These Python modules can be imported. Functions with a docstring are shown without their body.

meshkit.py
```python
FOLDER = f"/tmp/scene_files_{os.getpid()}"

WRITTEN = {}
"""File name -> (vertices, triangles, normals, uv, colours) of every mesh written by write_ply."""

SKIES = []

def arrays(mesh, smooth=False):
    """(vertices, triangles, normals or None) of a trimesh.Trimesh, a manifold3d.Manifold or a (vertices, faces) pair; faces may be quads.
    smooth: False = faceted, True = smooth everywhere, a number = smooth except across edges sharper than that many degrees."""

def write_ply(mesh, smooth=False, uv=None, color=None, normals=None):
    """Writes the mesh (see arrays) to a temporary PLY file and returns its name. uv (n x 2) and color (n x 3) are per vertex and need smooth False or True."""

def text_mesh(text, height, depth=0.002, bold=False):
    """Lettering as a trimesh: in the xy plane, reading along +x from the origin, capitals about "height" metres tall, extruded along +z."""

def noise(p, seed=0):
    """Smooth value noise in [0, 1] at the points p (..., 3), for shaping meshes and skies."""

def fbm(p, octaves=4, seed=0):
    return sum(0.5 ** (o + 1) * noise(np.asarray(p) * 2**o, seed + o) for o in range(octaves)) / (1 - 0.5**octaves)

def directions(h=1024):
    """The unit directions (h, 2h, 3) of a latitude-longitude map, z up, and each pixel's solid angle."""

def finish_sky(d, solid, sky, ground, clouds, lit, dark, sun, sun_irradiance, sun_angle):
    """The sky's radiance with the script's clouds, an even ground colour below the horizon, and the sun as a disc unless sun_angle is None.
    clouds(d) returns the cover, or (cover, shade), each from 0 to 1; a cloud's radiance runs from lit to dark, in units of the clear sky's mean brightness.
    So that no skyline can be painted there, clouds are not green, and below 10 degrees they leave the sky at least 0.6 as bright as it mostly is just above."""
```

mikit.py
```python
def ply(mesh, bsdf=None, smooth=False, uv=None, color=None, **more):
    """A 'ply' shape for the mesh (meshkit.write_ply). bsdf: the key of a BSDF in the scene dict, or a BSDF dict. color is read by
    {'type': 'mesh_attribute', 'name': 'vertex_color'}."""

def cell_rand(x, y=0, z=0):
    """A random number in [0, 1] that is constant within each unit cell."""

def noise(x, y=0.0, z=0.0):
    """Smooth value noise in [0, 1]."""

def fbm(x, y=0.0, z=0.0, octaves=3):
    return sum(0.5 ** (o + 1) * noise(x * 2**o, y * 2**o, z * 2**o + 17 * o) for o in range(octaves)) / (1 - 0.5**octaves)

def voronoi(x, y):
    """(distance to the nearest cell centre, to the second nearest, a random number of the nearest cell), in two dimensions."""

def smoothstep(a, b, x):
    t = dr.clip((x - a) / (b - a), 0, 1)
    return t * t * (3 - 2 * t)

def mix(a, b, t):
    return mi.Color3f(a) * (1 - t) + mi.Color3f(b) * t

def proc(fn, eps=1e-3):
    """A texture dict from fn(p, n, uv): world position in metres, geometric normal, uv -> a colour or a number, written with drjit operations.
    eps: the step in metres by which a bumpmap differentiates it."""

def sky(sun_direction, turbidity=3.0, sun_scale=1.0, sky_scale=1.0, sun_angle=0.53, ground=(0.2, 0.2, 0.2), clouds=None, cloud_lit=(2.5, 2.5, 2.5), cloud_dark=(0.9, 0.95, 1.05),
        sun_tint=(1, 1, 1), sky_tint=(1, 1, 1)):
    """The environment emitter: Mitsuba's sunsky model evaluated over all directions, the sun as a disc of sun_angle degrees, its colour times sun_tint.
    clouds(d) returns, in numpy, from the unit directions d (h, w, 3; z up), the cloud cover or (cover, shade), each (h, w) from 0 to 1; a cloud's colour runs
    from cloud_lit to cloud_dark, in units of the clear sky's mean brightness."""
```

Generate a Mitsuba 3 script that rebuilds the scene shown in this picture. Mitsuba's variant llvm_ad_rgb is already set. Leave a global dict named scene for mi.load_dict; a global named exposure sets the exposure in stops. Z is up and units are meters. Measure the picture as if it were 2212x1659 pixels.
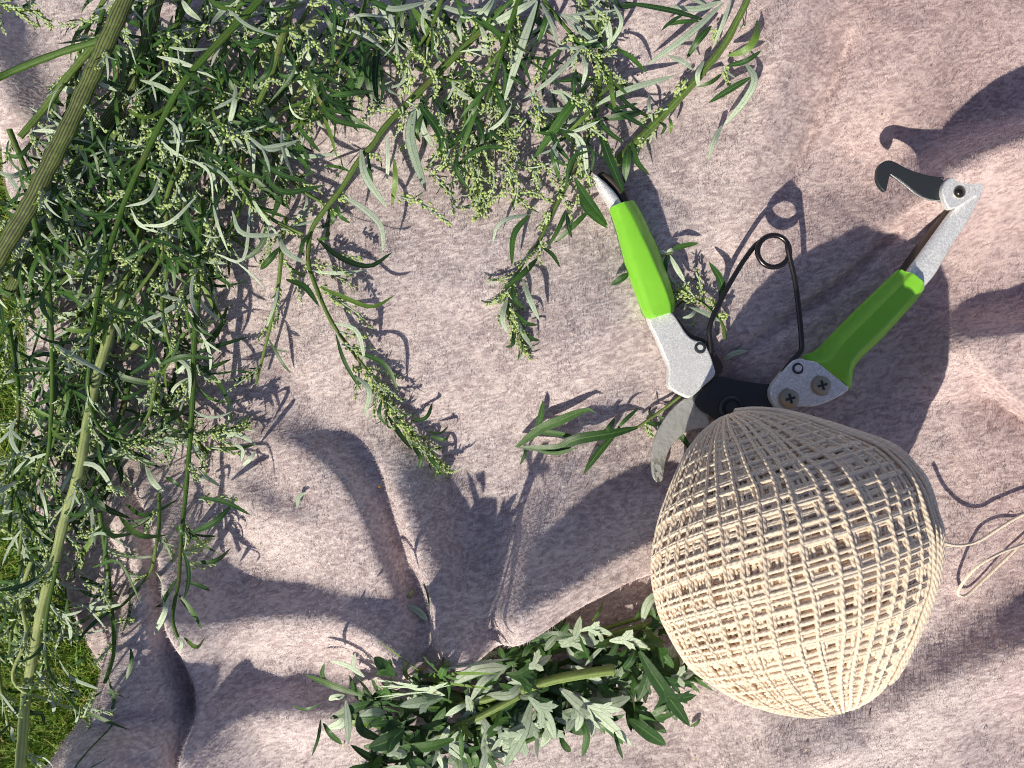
import math, random
import numpy as np, trimesh
import drjit as dr, mitsuba as mi, mikit, meshkit
from mikit import proc, noise, fbm, smoothstep, mix, cell_rand
from shapely.geometry import Polygon

scene, labels = {}, {}
T = mi.ScalarTransform4f

# ------------------------------------------------------------------ camera, sky, exposure
CAM_H, FOC = 0.50, 1671.0                      # metres above the blanket; focal length in units of the photo's 2212 px width
exposure = 1.85
scene['camera'] = {'type': 'thinlens', 'fov': 2 * math.degrees(math.atan(1106 / FOC)), 'fov_axis': 'x', 'aperture_radius': 0.0011, 'focus_distance': 0.465,
                   'near_clip': 0.01, 'far_clip': 100.0, 'to_world': T().look_at(origin=[0, 0, CAM_H], target=[0, 0, 0], up=[0, 1, 0])}
SUN_EL, SUN_AZ = 38.0, (-0.46, -0.89)
_c = math.cos(math.radians(SUN_EL)) / math.hypot(*SUN_AZ)
scene['sky'] = mikit.sky([SUN_AZ[0] * _c, SUN_AZ[1] * _c, math.sin(math.radians(SUN_EL))], turbidity=2.5, sky_scale=1.12, sun_tint=(0.96, 1.10, 1.28), sky_tint=(1.20, 0.85, 0.74))


def W(px, py, z=0.0):
    """a point of the place from the spot (in 2212 x 1659 units) where the photo shows it and its height in metres"""
    px, py, z = np.asarray(px, float), np.asarray(py, float), np.asarray(z, float)
    k = (CAM_H - z) / FOC
    return np.stack(np.broadcast_arrays((px - 1106) * k, -(py - 829.5) * k, z), -1)


# ------------------------------------------------------------------ helpers
counts = {}


def numbered(name):
    k = counts.get(name, 0)
    counts[name] = k + 1
    return name if k == 0 else f'{name}_{k:03d}'


def tag(key, label=None, cat=None, group=None, kind=None):
    labels[key] = {k: v for k, v in (('label', label), ('category', cat), ('group', group), ('kind', kind)) if v}
    return key


def put(key, m, bsdf, smooth=False):
    v, f = m[0], m[1]
    uv = m[2] if len(m) > 2 else None
    scene[key] = mikit.ply((v, f), bsdf, smooth=smooth, uv=uv)
    return key


def part(parent, name, m, bsdf, smooth=False):
    return put(parent + '__' + _sub(parent, name), m, bsdf, smooth)


def _sub(parent, name):
    return numbered(parent + '__' + name)[len(parent) + 2:]


def join(ms):
    vs, fs, us, at = [], [], [], 0
    for m in ms:
        vs.append(m[0]); fs.append(np.asarray(m[1]) + at); at += len(m[0])
        if len(m) > 2: us.append(m[2])
    return (np.vstack(vs), np.vstack(fs), np.vstack(us)) if us else (np.vstack(vs), np.vstack(fs))


def grid_faces(n, m, wrap=False):
    i, j = np.meshgrid(np.arange(n - 1), np.arange(m if wrap else m - 1), indexing='ij')
    a, b = i * m + j, i * m + (j + 1) % m
    c, d = (i + 1) * m + (j + 1) % m, (i + 1) * m + j
    return np.vstack([np.stack([a, b, c], -1).reshape(-1, 3), np.stack([a, c, d], -1).reshape(-1, 3)])


def unit(v):
    v = np.asarray(v, float)
    return v / np.maximum(np.linalg.norm(v, axis=-1, keepdims=True), 1e-12)


def spline(pts, n):
    """n points evenly along a smooth curve through pts"""
    p = np.asarray(pts, float)
    if len(p) == 2:
        q = p[0] + (p[1] - p[0]) * np.linspace(0, 1, 16)[:, None]
    else:
        e = np.vstack([2 * p[0] - p[1], p, 2 * p[-1] - p[-2]])
        t = np.linspace(0, 1, 10, endpoint=False)[:, None]
        q = [0.5 * (2 * b + (c - a) * t + (2 * a - 5 * b + 4 * c - d) * t ** 2 + (3 * b - a - 3 * c + d) * t ** 3) for a, b, c, d in zip(e, e[1:], e[2:], e[3:])]
        q = np.vstack(q + [p[-1:]])
    s = np.r_[0, np.cumsum(np.linalg.norm(np.diff(q, axis=0), axis=1))]
    x = np.linspace(0, s[-1], n)
    return np.stack([np.interp(x, s, q[:, k]) for k in range(q.shape[1])], -1)


def frames(p):
    t = unit(np.gradient(p, axis=0))
    n = np.cross(t[0], [0, 0, 1.0])
    if np.linalg.norm(n) < 1e-3: n = np.cross(t[0], [0, 1.0, 0])
    ns = [unit(n)]
    for k in range(1, len(p)):
        m = ns[-1] - t[k] * np.dot(ns[-1], t[k])
        ns.append(unit(m))
    n = np.array(ns)
    return t, n, np.cross(t, n)


def tube(p, r, sides=6, uid=0.0, cap=True, ridge=0.0):
    """a tube with uv: u = uid + run along (0..0.98), v = angle (0..1)"""
    p = np.asarray(p, float)
    t, n, b = frames(p)
    r = np.broadcast_to(np.asarray(r, float), (len(p),))
    a = np.linspace(0, 2 * np.pi, sides + 1)
    rr = r[:, None] * (1 + ridge * np.cos(a * 6)[None])
    v = p[:, None] + rr[..., None] * (np.cos(a)[None, :, None] * n[:, None] + np.sin(a)[None, :, None] * b[:, None])
    u = uid + 0.98 * np.linspace(0, 1, len(p))
    uv = np.stack(np.broadcast_arrays(u[:, None], a[None] / (2 * np.pi)), -1)
    v, uv, f = v.reshape(-1, 3), uv.reshape(-1, 2), grid_faces(len(p), sides + 1)[:, ::-1]
    if cap:
        m = sides + 1
        for ring, flip in ((0, False), (len(p) - 1, True)):
            c = len(v)
            v = np.vstack([v, v[ring * m:ring * m + m], p[ring][None]]); uv = np.vstack([uv, uv[ring * m:ring * m + m], [[u[ring], 0.5]]])
            i = np.arange(sides)
            g = np.stack([c + i, c + i + 1, np.full(sides, c + m)], -1)
            f = np.vstack([f, g if flip else g[:, ::-1]])
    return v, f, uv


def chaikin(p, n=2, closed=True):
    p = np.asarray(p, float)
    for _ in range(n):
        q = np.roll(p, -1, 0)
        p = np.stack([0.75 * p + 0.25 * q, 0.25 * p + 0.75 * q], 1).reshape(-1, p.shape[1])
    return p


def plate(poly, ztop, thick, bevel=0.0008, it=2, dome=0.0):
    """a plate with rounded rims: outline in photo units, its top at height ztop(px, py)"""
    p = chaikin(poly, it)
    seg = np.linalg.norm(np.roll(p, -1, 0) - p, axis=1)
    p = p[seg > 1e-6]
    zt = ztop(p[:, 0], p[:, 1])
    w = W(p[:, 0], p[:, 1], zt)
    if Polygon(w[:, :2]).exterior.is_ccw is False:
        w = w[::-1]
    e = unit(np.roll(w, -1, 0)[:, :2] - np.roll(w, 1, 0)[:, :2])
    nrm = np.stack([e[:, 1], -e[:, 0]], -1)
    rings = [(0.0, -thick)]
    for a in (0, 30, 60, 90):
        a = math.radians(a)
        rings.append((bevel * (1 - math.cos(a)) , -bevel * (1 - math.sin(a))))
    vs = []
    for inset, dz in rings:
        q = w.copy(); q[:, :2] -= nrm * inset; q[:, 2] += dz
        vs.append(q)
    n = len(w)
    v, f = np.vstack(vs), grid_faces(len(rings), n, wrap=True)
    top = vs[-1]
    _, tri = trimesh.creation.triangulate_polygon(Polygon(top[:, :2]), engine='earcut')
    tri = np.asarray(tri)
    a2 = np.cross(top[tri[:, 1], :2] - top[tri[:, 0], :2], top[tri[:, 2], :2] - top[tri[:, 0], :2])
    tri[a2 < 0] = tri[a2 < 0][:, ::-1]
    f = np.vstack([f, tri + n * (len(rings) - 1), tri[:, ::-1]])
    return v, f


def strip_body(left, right, zmid, profile, n=24):
    """a rod between two edge lines (photo units); profile: points (across -1..1, height in metres) round its section; zmid(s) its middle height"""
    L, R = spline(left, n), spline(right, n)
    s = np.linspace(0, 1, n)
    z = np.array([zmid(x) for x in s])
    l, r = W(L[:, 0], L[:, 1], z), W(R[:, 0], R[:, 1], z)
    c, h = (l + r) / 2, (r - l) / 2
    pr = np.array([profile(x) for x in s]) if callable(profile) else np.broadcast_to(np.array(profile, float), (n, len(profile), 2))
    up = np.array([0, 0, 1.0])
    v = c[:, None] + h[:, None] * pr[..., :1] + up * pr[..., 1:]
    m = pr.shape[1]
    f = grid_faces(n, m, wrap=True)
    v = v.reshape(-1, 3)
    for k, flip in ((0, True), (n - 1, False)):
        i = np.arange(1, m - 1)
        g = np.stack([np.full(m - 2, k * m), k * m + i, k * m + i + 1], -1)
        f = np.vstack([f, g[:, ::-1] if flip else g])
    tm = trimesh.Trimesh(v, f, process=False)
    if tm.volume < 0: f = f[:, ::-1]
    return v, f


def lathe_at(centre, prof, normal=(0, 0, 1), sides=28):
    """rings (radius, height) turned about the normal at the point"""
    z = unit(normal); x = unit(np.cross([0.3, 1, 0.2], z)); y = np.cross(z, x)
    a = np.linspace(0, 2 * np.pi, sides, endpoint=False)
    v = np.vstack([np.asarray(centre) + r * (np.cos(a)[:, None] * x + np.sin(a)[:, None] * y) + h * z for r, h in prof])
    return v, grid_faces(len(prof), sides, wrap=True)


# ------------------------------------------------------------------ materials
def rgb(*c): return {'type': 'rgb', 'value': list(c)}


def fleece_col(p, n, uv):
    x, y = p.x * 0.94 + p.y * 0.34, p.y * 0.94 - p.x * 0.34
    wx = 0.003 * (noise(p.x * 190, p.y * 190, 3.0) - 0.5)
    a = fbm((x - wx) * 300, (y + wx) * 760, p.z * 400, octaves=2)
    big = fbm(p.x * 9, p.y * 9, 2.0, octaves=2)
    patch = smoothstep(0.35, 0.70, fbm(p.x * 20, p.y * 20, 7.0, octaves=2))
    t = smoothstep(0.18, 0.80, a + 0.10 * (big - 0.5) + 0.12 * (0.5 - patch))
    lo, hi = mix((0.41, 0.325, 0.33), (0.40, 0.33, 0.35), big), mix((0.67, 0.58, 0.57), (0.655, 0.58, 0.585), big)
    rosy = smoothstep(0.12, 0.36, p.x + 0.45 * p.y)
    return mix(lo, hi, t) * mix((1, 1, 1), (0.90, 0.81, 0.80), rosy)


def fleece_bump(p, n, uv):
    x, y = p.x * 0.94 + p.y * 0.34, p.y * 0.94 - p.x * 0.34
    a = fbm(x * 330, y * 900, p.z * 500, octaves=2)
    b = fbm(x * 900, y * 1500, p.z * 900 + 5, octaves=2)
    return a * 0.8 + b * 0.2


scene['fleece'] = {'type': 'twosided', 'b': {'type': 'bumpmap', 'scale': 0.0007, 'tex': proc(fleece_bump, 3e-4),
                   'bsdf': {'type': 'principled', 'base_color': proc(fleece_col), 'roughness': 0.9, 'specular': 0.1, 'sheen': 0.6, 'sheen_tint': 0.5}}}


scene['fleece_nap'] = {'type': 'twosided', 'b': {'type': 'diffuse', 'reflectance': proc(fleece_col)}}


def yarn_bump(p, n, uv):
    return 0.5 + 0.5 * dr.sin(6.2832 * (uv.x + 2.0 * uv.y))


scene['yarn'] = {'type': 'twosided', 'b': {'type': 'bumpmap', 'scale': 0.00028, 'tex': proc(yarn_bump, 1e-4),
                 'bsdf': {'type': 'principled', 'base_color': rgb(0.79, 0.665, 0.535), 'roughness': 0.65, 'specular': 0.35, 'sheen': 0.4}}}
scene['yarn_core'] = {'type': 'twosided', 'b': {'type': 'diffuse', 'reflectance': rgb(0.66, 0.53, 0.38)}}


def silver_bump(p, n, uv):
    return fbm(p.x * 2600, p.y * 2600, p.z * 2600, octaves=2)


def silver_col(p, n, uv):
    f = noise(p.x * 1500, p.y * 1500, p.z * 1500)
    g = noise(p.x * 3100, p.y * 3100, p.z * 3100 + 7)
    return mix((0.66, 0.66, 0.68), (0.98, 0.98, 0.98), smoothstep(0.3, 0.75, 0.5 * f + 0.5 * g))


scene['silver_paint'] = {'type': 'twosided', 'b': {'type': 'bumpmap', 'scale': 0.00022, 'tex': proc(silver_bump, 1e-4),
                         'bsdf': {'type': 'principled', 'base_color': proc(silver_col), 'roughness': 0.42, 'metallic': 0.4, 'specular': 0.5}}}


def grip_col(p, n, uv):
    return mix((0.20, 0.53, 0.035), (0.22, 0.56, 0.042), fbm(p.x * 120, p.y * 120, p.z * 120))


scene['green_grip'] = {'type': 'twosided', 'b': {'type': 'principled', 'base_color': proc(grip_col), 'roughness': 0.34, 'specular': 0.5}}
scene['dark_metal'] = {'type': 'twosided', 'b': {'type': 'bumpmap', 'scale': 0.0001, 'tex': proc(silver_bump, 1e-4),
                       'bsdf': {'type': 'principled', 'base_color': rgb(0.035, 0.04, 0.045), 'roughness': 0.4, 'metallic': 0.3, 'specular': 0.5}}}
scene['channel_metal'] = {'type': 'twosided', 'b': {'type': 'principled', 'base_color': rgb(0.07, 0.055, 0.045), 'roughness': 0.45, 'metallic': 0.4}}
scene['spring_metal'] = {'type': 'twosided', 'b': {'type': 'principled', 'base_color': rgb(0.07, 0.065, 0.065), 'roughness': 0.25, 'metallic': 0.9}}


def blade_col(p, n, uv):
    s = fbm(p.x * 300 + p.y * 1300, p.y * 300, 0.0, octaves=3)
    d = smoothstep(0.46, 0.62, fbm(p.x * 900 + p.y * 300, p.y * 420, 4.0, octaves=3)) * (0.2 + 0.8 * smoothstep(-0.040, -0.058, p.y))
    return mix(mix((0.50, 0.51, 0.50), (0.66, 0.67, 0.66), s), (0.07, 0.075, 0.03), d * 0.85)


scene['blade_steel'] = {'type': 'twosided', 'b': {'type': 'principled', 'base_color': proc(blade_col), 'roughness': 0.4, 'metallic': 0.6, 'specular': 0.5}}
scene['brass_screw'] = {'type': 'twosided', 'b': {'type': 'principled', 'base_color': rgb(0.50, 0.42, 0.30), 'roughness': 0.35, 'metallic': 0.9}}


def soil_col(p, n, uv):
    return mix((0.035, 0.028, 0.018), (0.03, 0.05, 0.012), fbm(p.x * 60, p.y * 60, 0.0))


scene['soil'] = {'type': 'diffuse', 'reflectance': proc(soil_col)}

# ------------------------------------------------------------------ the ground
GROUND_Z = -0.045
g = 8.0
put('ground', (np.array([[-g, -g, GROUND_Z], [g, -g, GROUND_Z], [g, g, GROUND_Z], [-g, g, GROUND_Z]]), np.array([[0, 1, 2], [0, 2, 3]])), 'soil')
tag('ground', 'dark soil under the lawn', kind='structure')

# ------------------------------------------------------------------ the blanket
# folds: crest line as (photo x, photo y, height in mm, and where it lies on another fold the height of the cloth there), width on the left and the right hand of its run (photo units), steepness
RIDGES = [
    # the fold whose lit lip overhangs the tied bundle
    ([(860, 1470, 4), (940, 1415, 22), (1040, 1370, 32), (1130, 1318, 34), (1200, 1285, 36), (1300, 1240, 42), (1420, 1185, 38), (1500, 1150, 26), (1600, 1110, 12), (1700, 1080, 5), (1800, 1060, 0)], 75, 600, 2.0),
    # ridges and valleys above it
    ([(990, 1395, 30), (955, 1320, 30), (915, 1210, 30), (880, 1110, 25), (845, 1020, 13), (800, 960, 4), (770, 920, 0)], 32, 68, 2.0),
    ([(865, 1350, 20), (812, 1240, 27), (772, 1130, 27), (722, 1045, 22), (655, 990, 14), (575, 962, 4)], 120, 46, 2.0),
    ([(1120, 1310, 34), (1145, 1227, 36), (1172, 1161, 30), (1215, 1083, 25), (1270, 966, 17), (1330, 890, 8), (1400, 840, 0)], 42, 120, 2.0),
    ([(400, 1330, 8), (520, 1350, 18), (640, 1345, 22), (760, 1350, 24), (860, 1390, 18), (910, 1430, 6)], 45, 70, 2.0),
    ([(430, 1600, 12), (520, 1555, 18), (640, 1545, 18), (760, 1545, 10), (860, 1560, 0)], 40, 80, 2.0),
    ([(450, 1040, 0), (540, 1100, 10), (640, 1140, 8), (720, 1160, 0)], 45, 70, 2.0),
    ([(2330, 1380, 26), (2212, 1415, 24), (2080, 1480, 20), (1960, 1545, 14), (1860, 1590, 4)], 120, 48, 2.0),
    ([(2330, 715, 34), (2212, 735, 32), (2120, 750, 28), (2060, 790, 18), (2030, 870, 0)], 190, 55, 2.0),
    # the fold that comes in from the right edge and its long tail under the tool
    ([(2400, 240, 58), (2212, 305, 56), (2130, 345, 50), (2060, 392, 42), (1990, 455, 30), (1940, 515, 20), (1850, 590, 15), (1730, 690, 12), (1620, 760, 10), (1540, 800, 0)], 110, 50, 2.0),
    ([(1560, 725, 6), (1680, 620, 10), (1800, 525, 10), (1900, 440, 0)], 60, 45, 2.0),
    ([(1560, 770, 0), (1618, 741, -7), (1725, 668, -10), (1806, 609, -10), (1927, 494, -7), (1980, 440, 0)], 15, 15, 2.0),
    ([(1560, 560, 0), (1600, 400, 11), (1640, 250, 18), (1690, 90, 20), (1750, -40, 20), (1800, -120, 14)], 55, 80, 2.0),
    ([(1680, 440, 0), (1717, 363, -6), (1768, 237, -6), (1806, 150, -5), (1833, 67, 0)], 13, 13, 2.0),
    # low swells of the cloth
    ([(1150, 960, 0), (1230, 830, 9), (1330, 690, 12), (1400, 560, 10), (1440, 420, 0)], 110, 70, 2.0),
    ([(1000, 700, 0), (1080, 590, 7), (1160, 470, 8), (1230, 330, 5), (1290, 200, 0)], 90, 60, 2.0),
    ([(1830, 330, 0), (1930, 200, 12), (2020, 60, 18), (2090, -80, 18)], 130, 75, 2.0),
    ([(2050, 1290, 0), (2130, 1180, 8), (2230, 1060, 10), (2330, 960, 8)], 80, 60, 2.0),
    ([(640, 830, 0), (700, 760, 8), (770, 660, 9), (840, 560, 6), (900, 480, 0)], 80, 60, 2.0),
    ([(1640, 1700, 4), (1740, 1640, 9), (1850, 1610, 5), (1950, 1600, 0)], 60, 40, 2.0),
    ([(-80, 20, 22), (-30, 130, 22), (10, 230, 18), (50, 300, 6)], 55, 90, 2.0),
    # the big rolled fold at the lower left
    ([(236, 1600, 32), (242, 1540, 36), (250, 1470, 35), (272, 1400, 30), (305, 1320, 24), (315, 1240, 16), (262, 1100, 10), (200, 980, 4)], 55, 120, 2.2),
    ([(0, 1790, 50), (90, 1715, 52), (200, 1690, 54), (310, 1690, 50), (390, 1725, 34), (440, 1800, 10)], 105, 200, 2.2),
    ([(200, 1572, -6, 38), (270, 1556, -16, 36), (350, 1560, -16, 30), (412, 1545, -6, 16)], 26, 14, 2.0),
    ([(255, 1640, 0, 44), (300, 1625, -7, 44), (350, 1650, -9, 44), (400, 1690, 0, 40)], 22, 12, 2.0),
    ([(470, 1600, 4), (455, 1500, 12), (430, 1420, 14), (400, 1330, 12), (370, 1220, 12), (345, 1120, 8), (300, 1020, 0)], 18, 70, 2.0),
    ([(395, 1680, -14, 22), (414, 1540, -24, 14), (388, 1420, -16, 10), (350, 1250, -10, 6), (290, 1080, -8, 4), (240, 1000, 0, 0)], 16, 16, 2.0),
]


MID = np.array([1106, 829.5])


def fold_height(px, py):
    px, py = np.asarray(px, float), np.asarray(py, float)
    h = np.zeros_like(px)
    for pts, wl, wr, pw in RIDGES:
        q = np.array(pts, float)
        q[:, :2] = (q[:, :2] - MID) * (1 - q[:, -1:] / 500) + MID       # from where the crest shows to where it stands
        p = np.asarray(spline(q, 4 * len(pts)))
        best, hh, side = np.full(px.shape, 1e9), np.zeros(px.shape), np.zeros(px.shape)
        for a, b in zip(p, p[1:]):
            d = b[:2] - a[:2]
            L2 = d @ d
            t = np.clip(((px - a[0]) * d[0] + (py - a[1]) * d[1]) / L2, 0, 1)
            dx, dy = px - a[0] - t * d[0], py - a[1] - t * d[1]
            q = dx * dx + dy * dy
            m = q < best
            best = np.where(m, q, best)
            hh = np.where(m, a[2] + t * (b[2] - a[2]), hh)
            side = np.where(m, (d[0] * (py - a[1]) - d[1] * (px - a[0])) / math.sqrt(L2), side)
        dist = np.sqrt(best)
        w = wl + (wr - wl) / (1 + np.exp(-np.clip(side / 9.0, -30, 30)))
        h += 0.001 * hh * np.exp(-(np.abs(dist) / w) ** pw)
    return h


LIP = (np.array([(820, 1500), (900, 1462), (960, 1436), (1060, 1396), (1160, 1350), (1260, 1300), (1350, 1262), (1420, 1240), (1500, 1205), (1560, 1185)], float) - MID) * (1 - np.array([4, 10, 18, 30, 36, 38, 38, 36, 30, 25])[:, None] / 500) + MID


def blanket_z(px, py):
    h = fold_height(px, py)
    # past the lip the cloth drops to the low layer that the bundle lies on
    y = np.interp(px, LIP[:, 0], LIP[:, 1])
    inside = np.clip((px - 800) / 140, 0, 1) * np.clip((1640 - px) / 160, 0, 1)
    drop = 1 / (1 + np.exp(-(py - y - 4) / 3.0)) * inside
    low = -0.006
    h = h * (1 - drop) + low * drop
    q = np.stack([px / 240.0, py / 240.0, np.zeros_like(px)], -1)
    h = h + 0.012 * (meshkit.fbm(q, 2, 5) - 0.5) + 0.0018 * (meshkit.fbm(q * 4.3, 2, 9) - 0.5)
    return h


EDGE = np.array([(-900, -80), (-200, -80), (60, -80), (180, -65), (250, -38), (300, -8), (420, 0), (600, 28), (800, 46), (900, 42), (1040, 46), (1150, 90), (1300, 135), (1400, 170), (1450, 210), (1500, 220), (1560, 190), (1640, 150), (1800, 60), (2600, 0)], float)


def axis_steps(lo, a, b, hi, step):
    out1 = a - np.cumsum(step * 1.18 ** np.arange(1, 60)); out2 = b + np.cumsum(step * 1.18 ** np.arange(1, 60))
    return np.r_[out1[out1 > lo][::-1], np.arange(a, b, step), out2[out2 < hi]]


gx = axis_steps(-10, 0, 2290, 2900, 5.0)       # run from the blanket's left edge
gy = axis_steps(-700, -60, 1720, 2400, 5.0)
GX, GY = np.meshgrid(gx, gy, indexing='ij')
e = np.interp(GY, EDGE[:, 0], EDGE[:, 1])
PX = e + np.maximum(gx[:, None], 0) * (1 - e / 2300)
PXr = PX
Z = blanket_z(PX, GY)
hem = np.exp(-np.maximum(gx[:, None], 0) / 10.0)
Z = Z - 0.010 * hem
k = CAM_H / FOC
bv = np.stack([(PX - 1106) * k, -(GY - 829.5) * k, Z], -1)
bm = (bv.reshape(-1, 3), grid_faces(*GX.shape)[:, ::-1])
put('blanket', bm, 'fleece', smooth=True)
tag('blanket', 'pale dusty pink fleece blanket lying in soft folds on the lawn', 'blanket')


# the raised nap of the fleece: short fibres leaning one way
nrng = np.random.default_rng(21)
_V = bv
NF = 420000
ii = nrng.uniform(0, 1, NF); jj = nrng.uniform(0, 1, NF)
i0, i1 = np.searchsorted(gx, -4), np.searchsorted(gx, 2330)
j0, j1 = np.searchsorted(gy, -60), np.searchsorted(gy, 1730)
fi, fj = i0 + ii * (i1 - i0 - 2), j0 + jj * (j1 - j0 - 2)
a_, b_ = fi.astype(int), fj.astype(int)
u_, v_ = (fi - a_)[:, None], (fj - b_)[:, None]
root = _V[a_, b_] * (1 - u_) * (1 - v_) + _V[a_ + 1, b_] * u_ * (1 - v_) + _V[a_, b_ + 1] * (1 - u_) * v_ + _V[a_ + 1, b_ + 1] * u_ * v_
ta, tb = _V[a_ + 1, b_] - _V[a_, b_], _V[a_, b_ + 1] - _V[a_, b_]
nn_ = unit(np.cross(tb, ta)); nn_ *= np.sign(nn_[:, 2:])
q_ = np.stack([root[:, 0] * 130, root[:, 1] * 130, root[:, 2] * 60], -1)
sw = (meshkit.fbm(q_, 2, 3) - 0.5) * 5.0 + nrng.normal(0, 0.7, NF)
comb = np.stack([np.cos(sw + 2.8), np.sin(sw + 2.8), np.zeros(NF)], -1)
ln_ = nrng.uniform(0.0011, 0.0028, NF)[:, None]
tip_ = root + unit(comb * nrng.uniform(0.5, 1.1, NF)[:, None] + nn_ * nrng.uniform(0.35, 0.8, NF)[:, None]) * ln_
wd = unit(np.cross(tip_ - root, nn_)) * nrng.uniform(0.00011, 0.00022, NF)[:, None]
fv = np.stack([root - wd - nn_ * 0.0002, root + wd - nn_ * 0.0002, tip_], 1).reshape(-1, 3)
fn_ = unit(np.repeat(nn_ + nrng.normal(0, 0.30, (NF, 3)), 3, 0))
scene['blanket__nap'] = {'type': 'ply', 'filename': meshkit.write_ply((fv, np.arange(NF * 3).reshape(-1, 3)), False, normals=fn_), 'face_normals': False, 'bsdf': {'type': 'ref', 'id': 'fleece_nap'}}
tag('blanket__nap', kind='stuff')


def bz(x, y):
    """height of the cloth at a point of the place"""
    return float(blanket_z(np.array([x / k + 1106]), np.array([-y / k + 829.5]))[0])


def on(px, py, up=0.0):
    """the point of the cloth (lifted by up) that the photo shows at this spot"""
    z = 0.0
    for _ in range(4):
        w = W(px, py, z); z = bz(w[0], w[1]) + up
    return W(px, py, z)


# ------------------------------------------------------------------ the pruner
def C(ox, oy):
    return lambda *pts: [((x / 3.724) + ox, (y / 3.724) + oy) for x, y in pts]


c4, c7, c8, c11, c12 = C(1618, 0), C(1080, 405), C(1618, 405), C(1080, 810), C(1618, 810)
P = tag('garden_pruner', 'open hand pruner with bright green grips and a wire spring lying on the blanket', 'pruner')


def zl(px, py): return 0.021 + 0 * px


def zr(px, py): return 0.022 + 0.00004 * (px - 1640) - 0.00002 * (py - 850)


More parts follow.
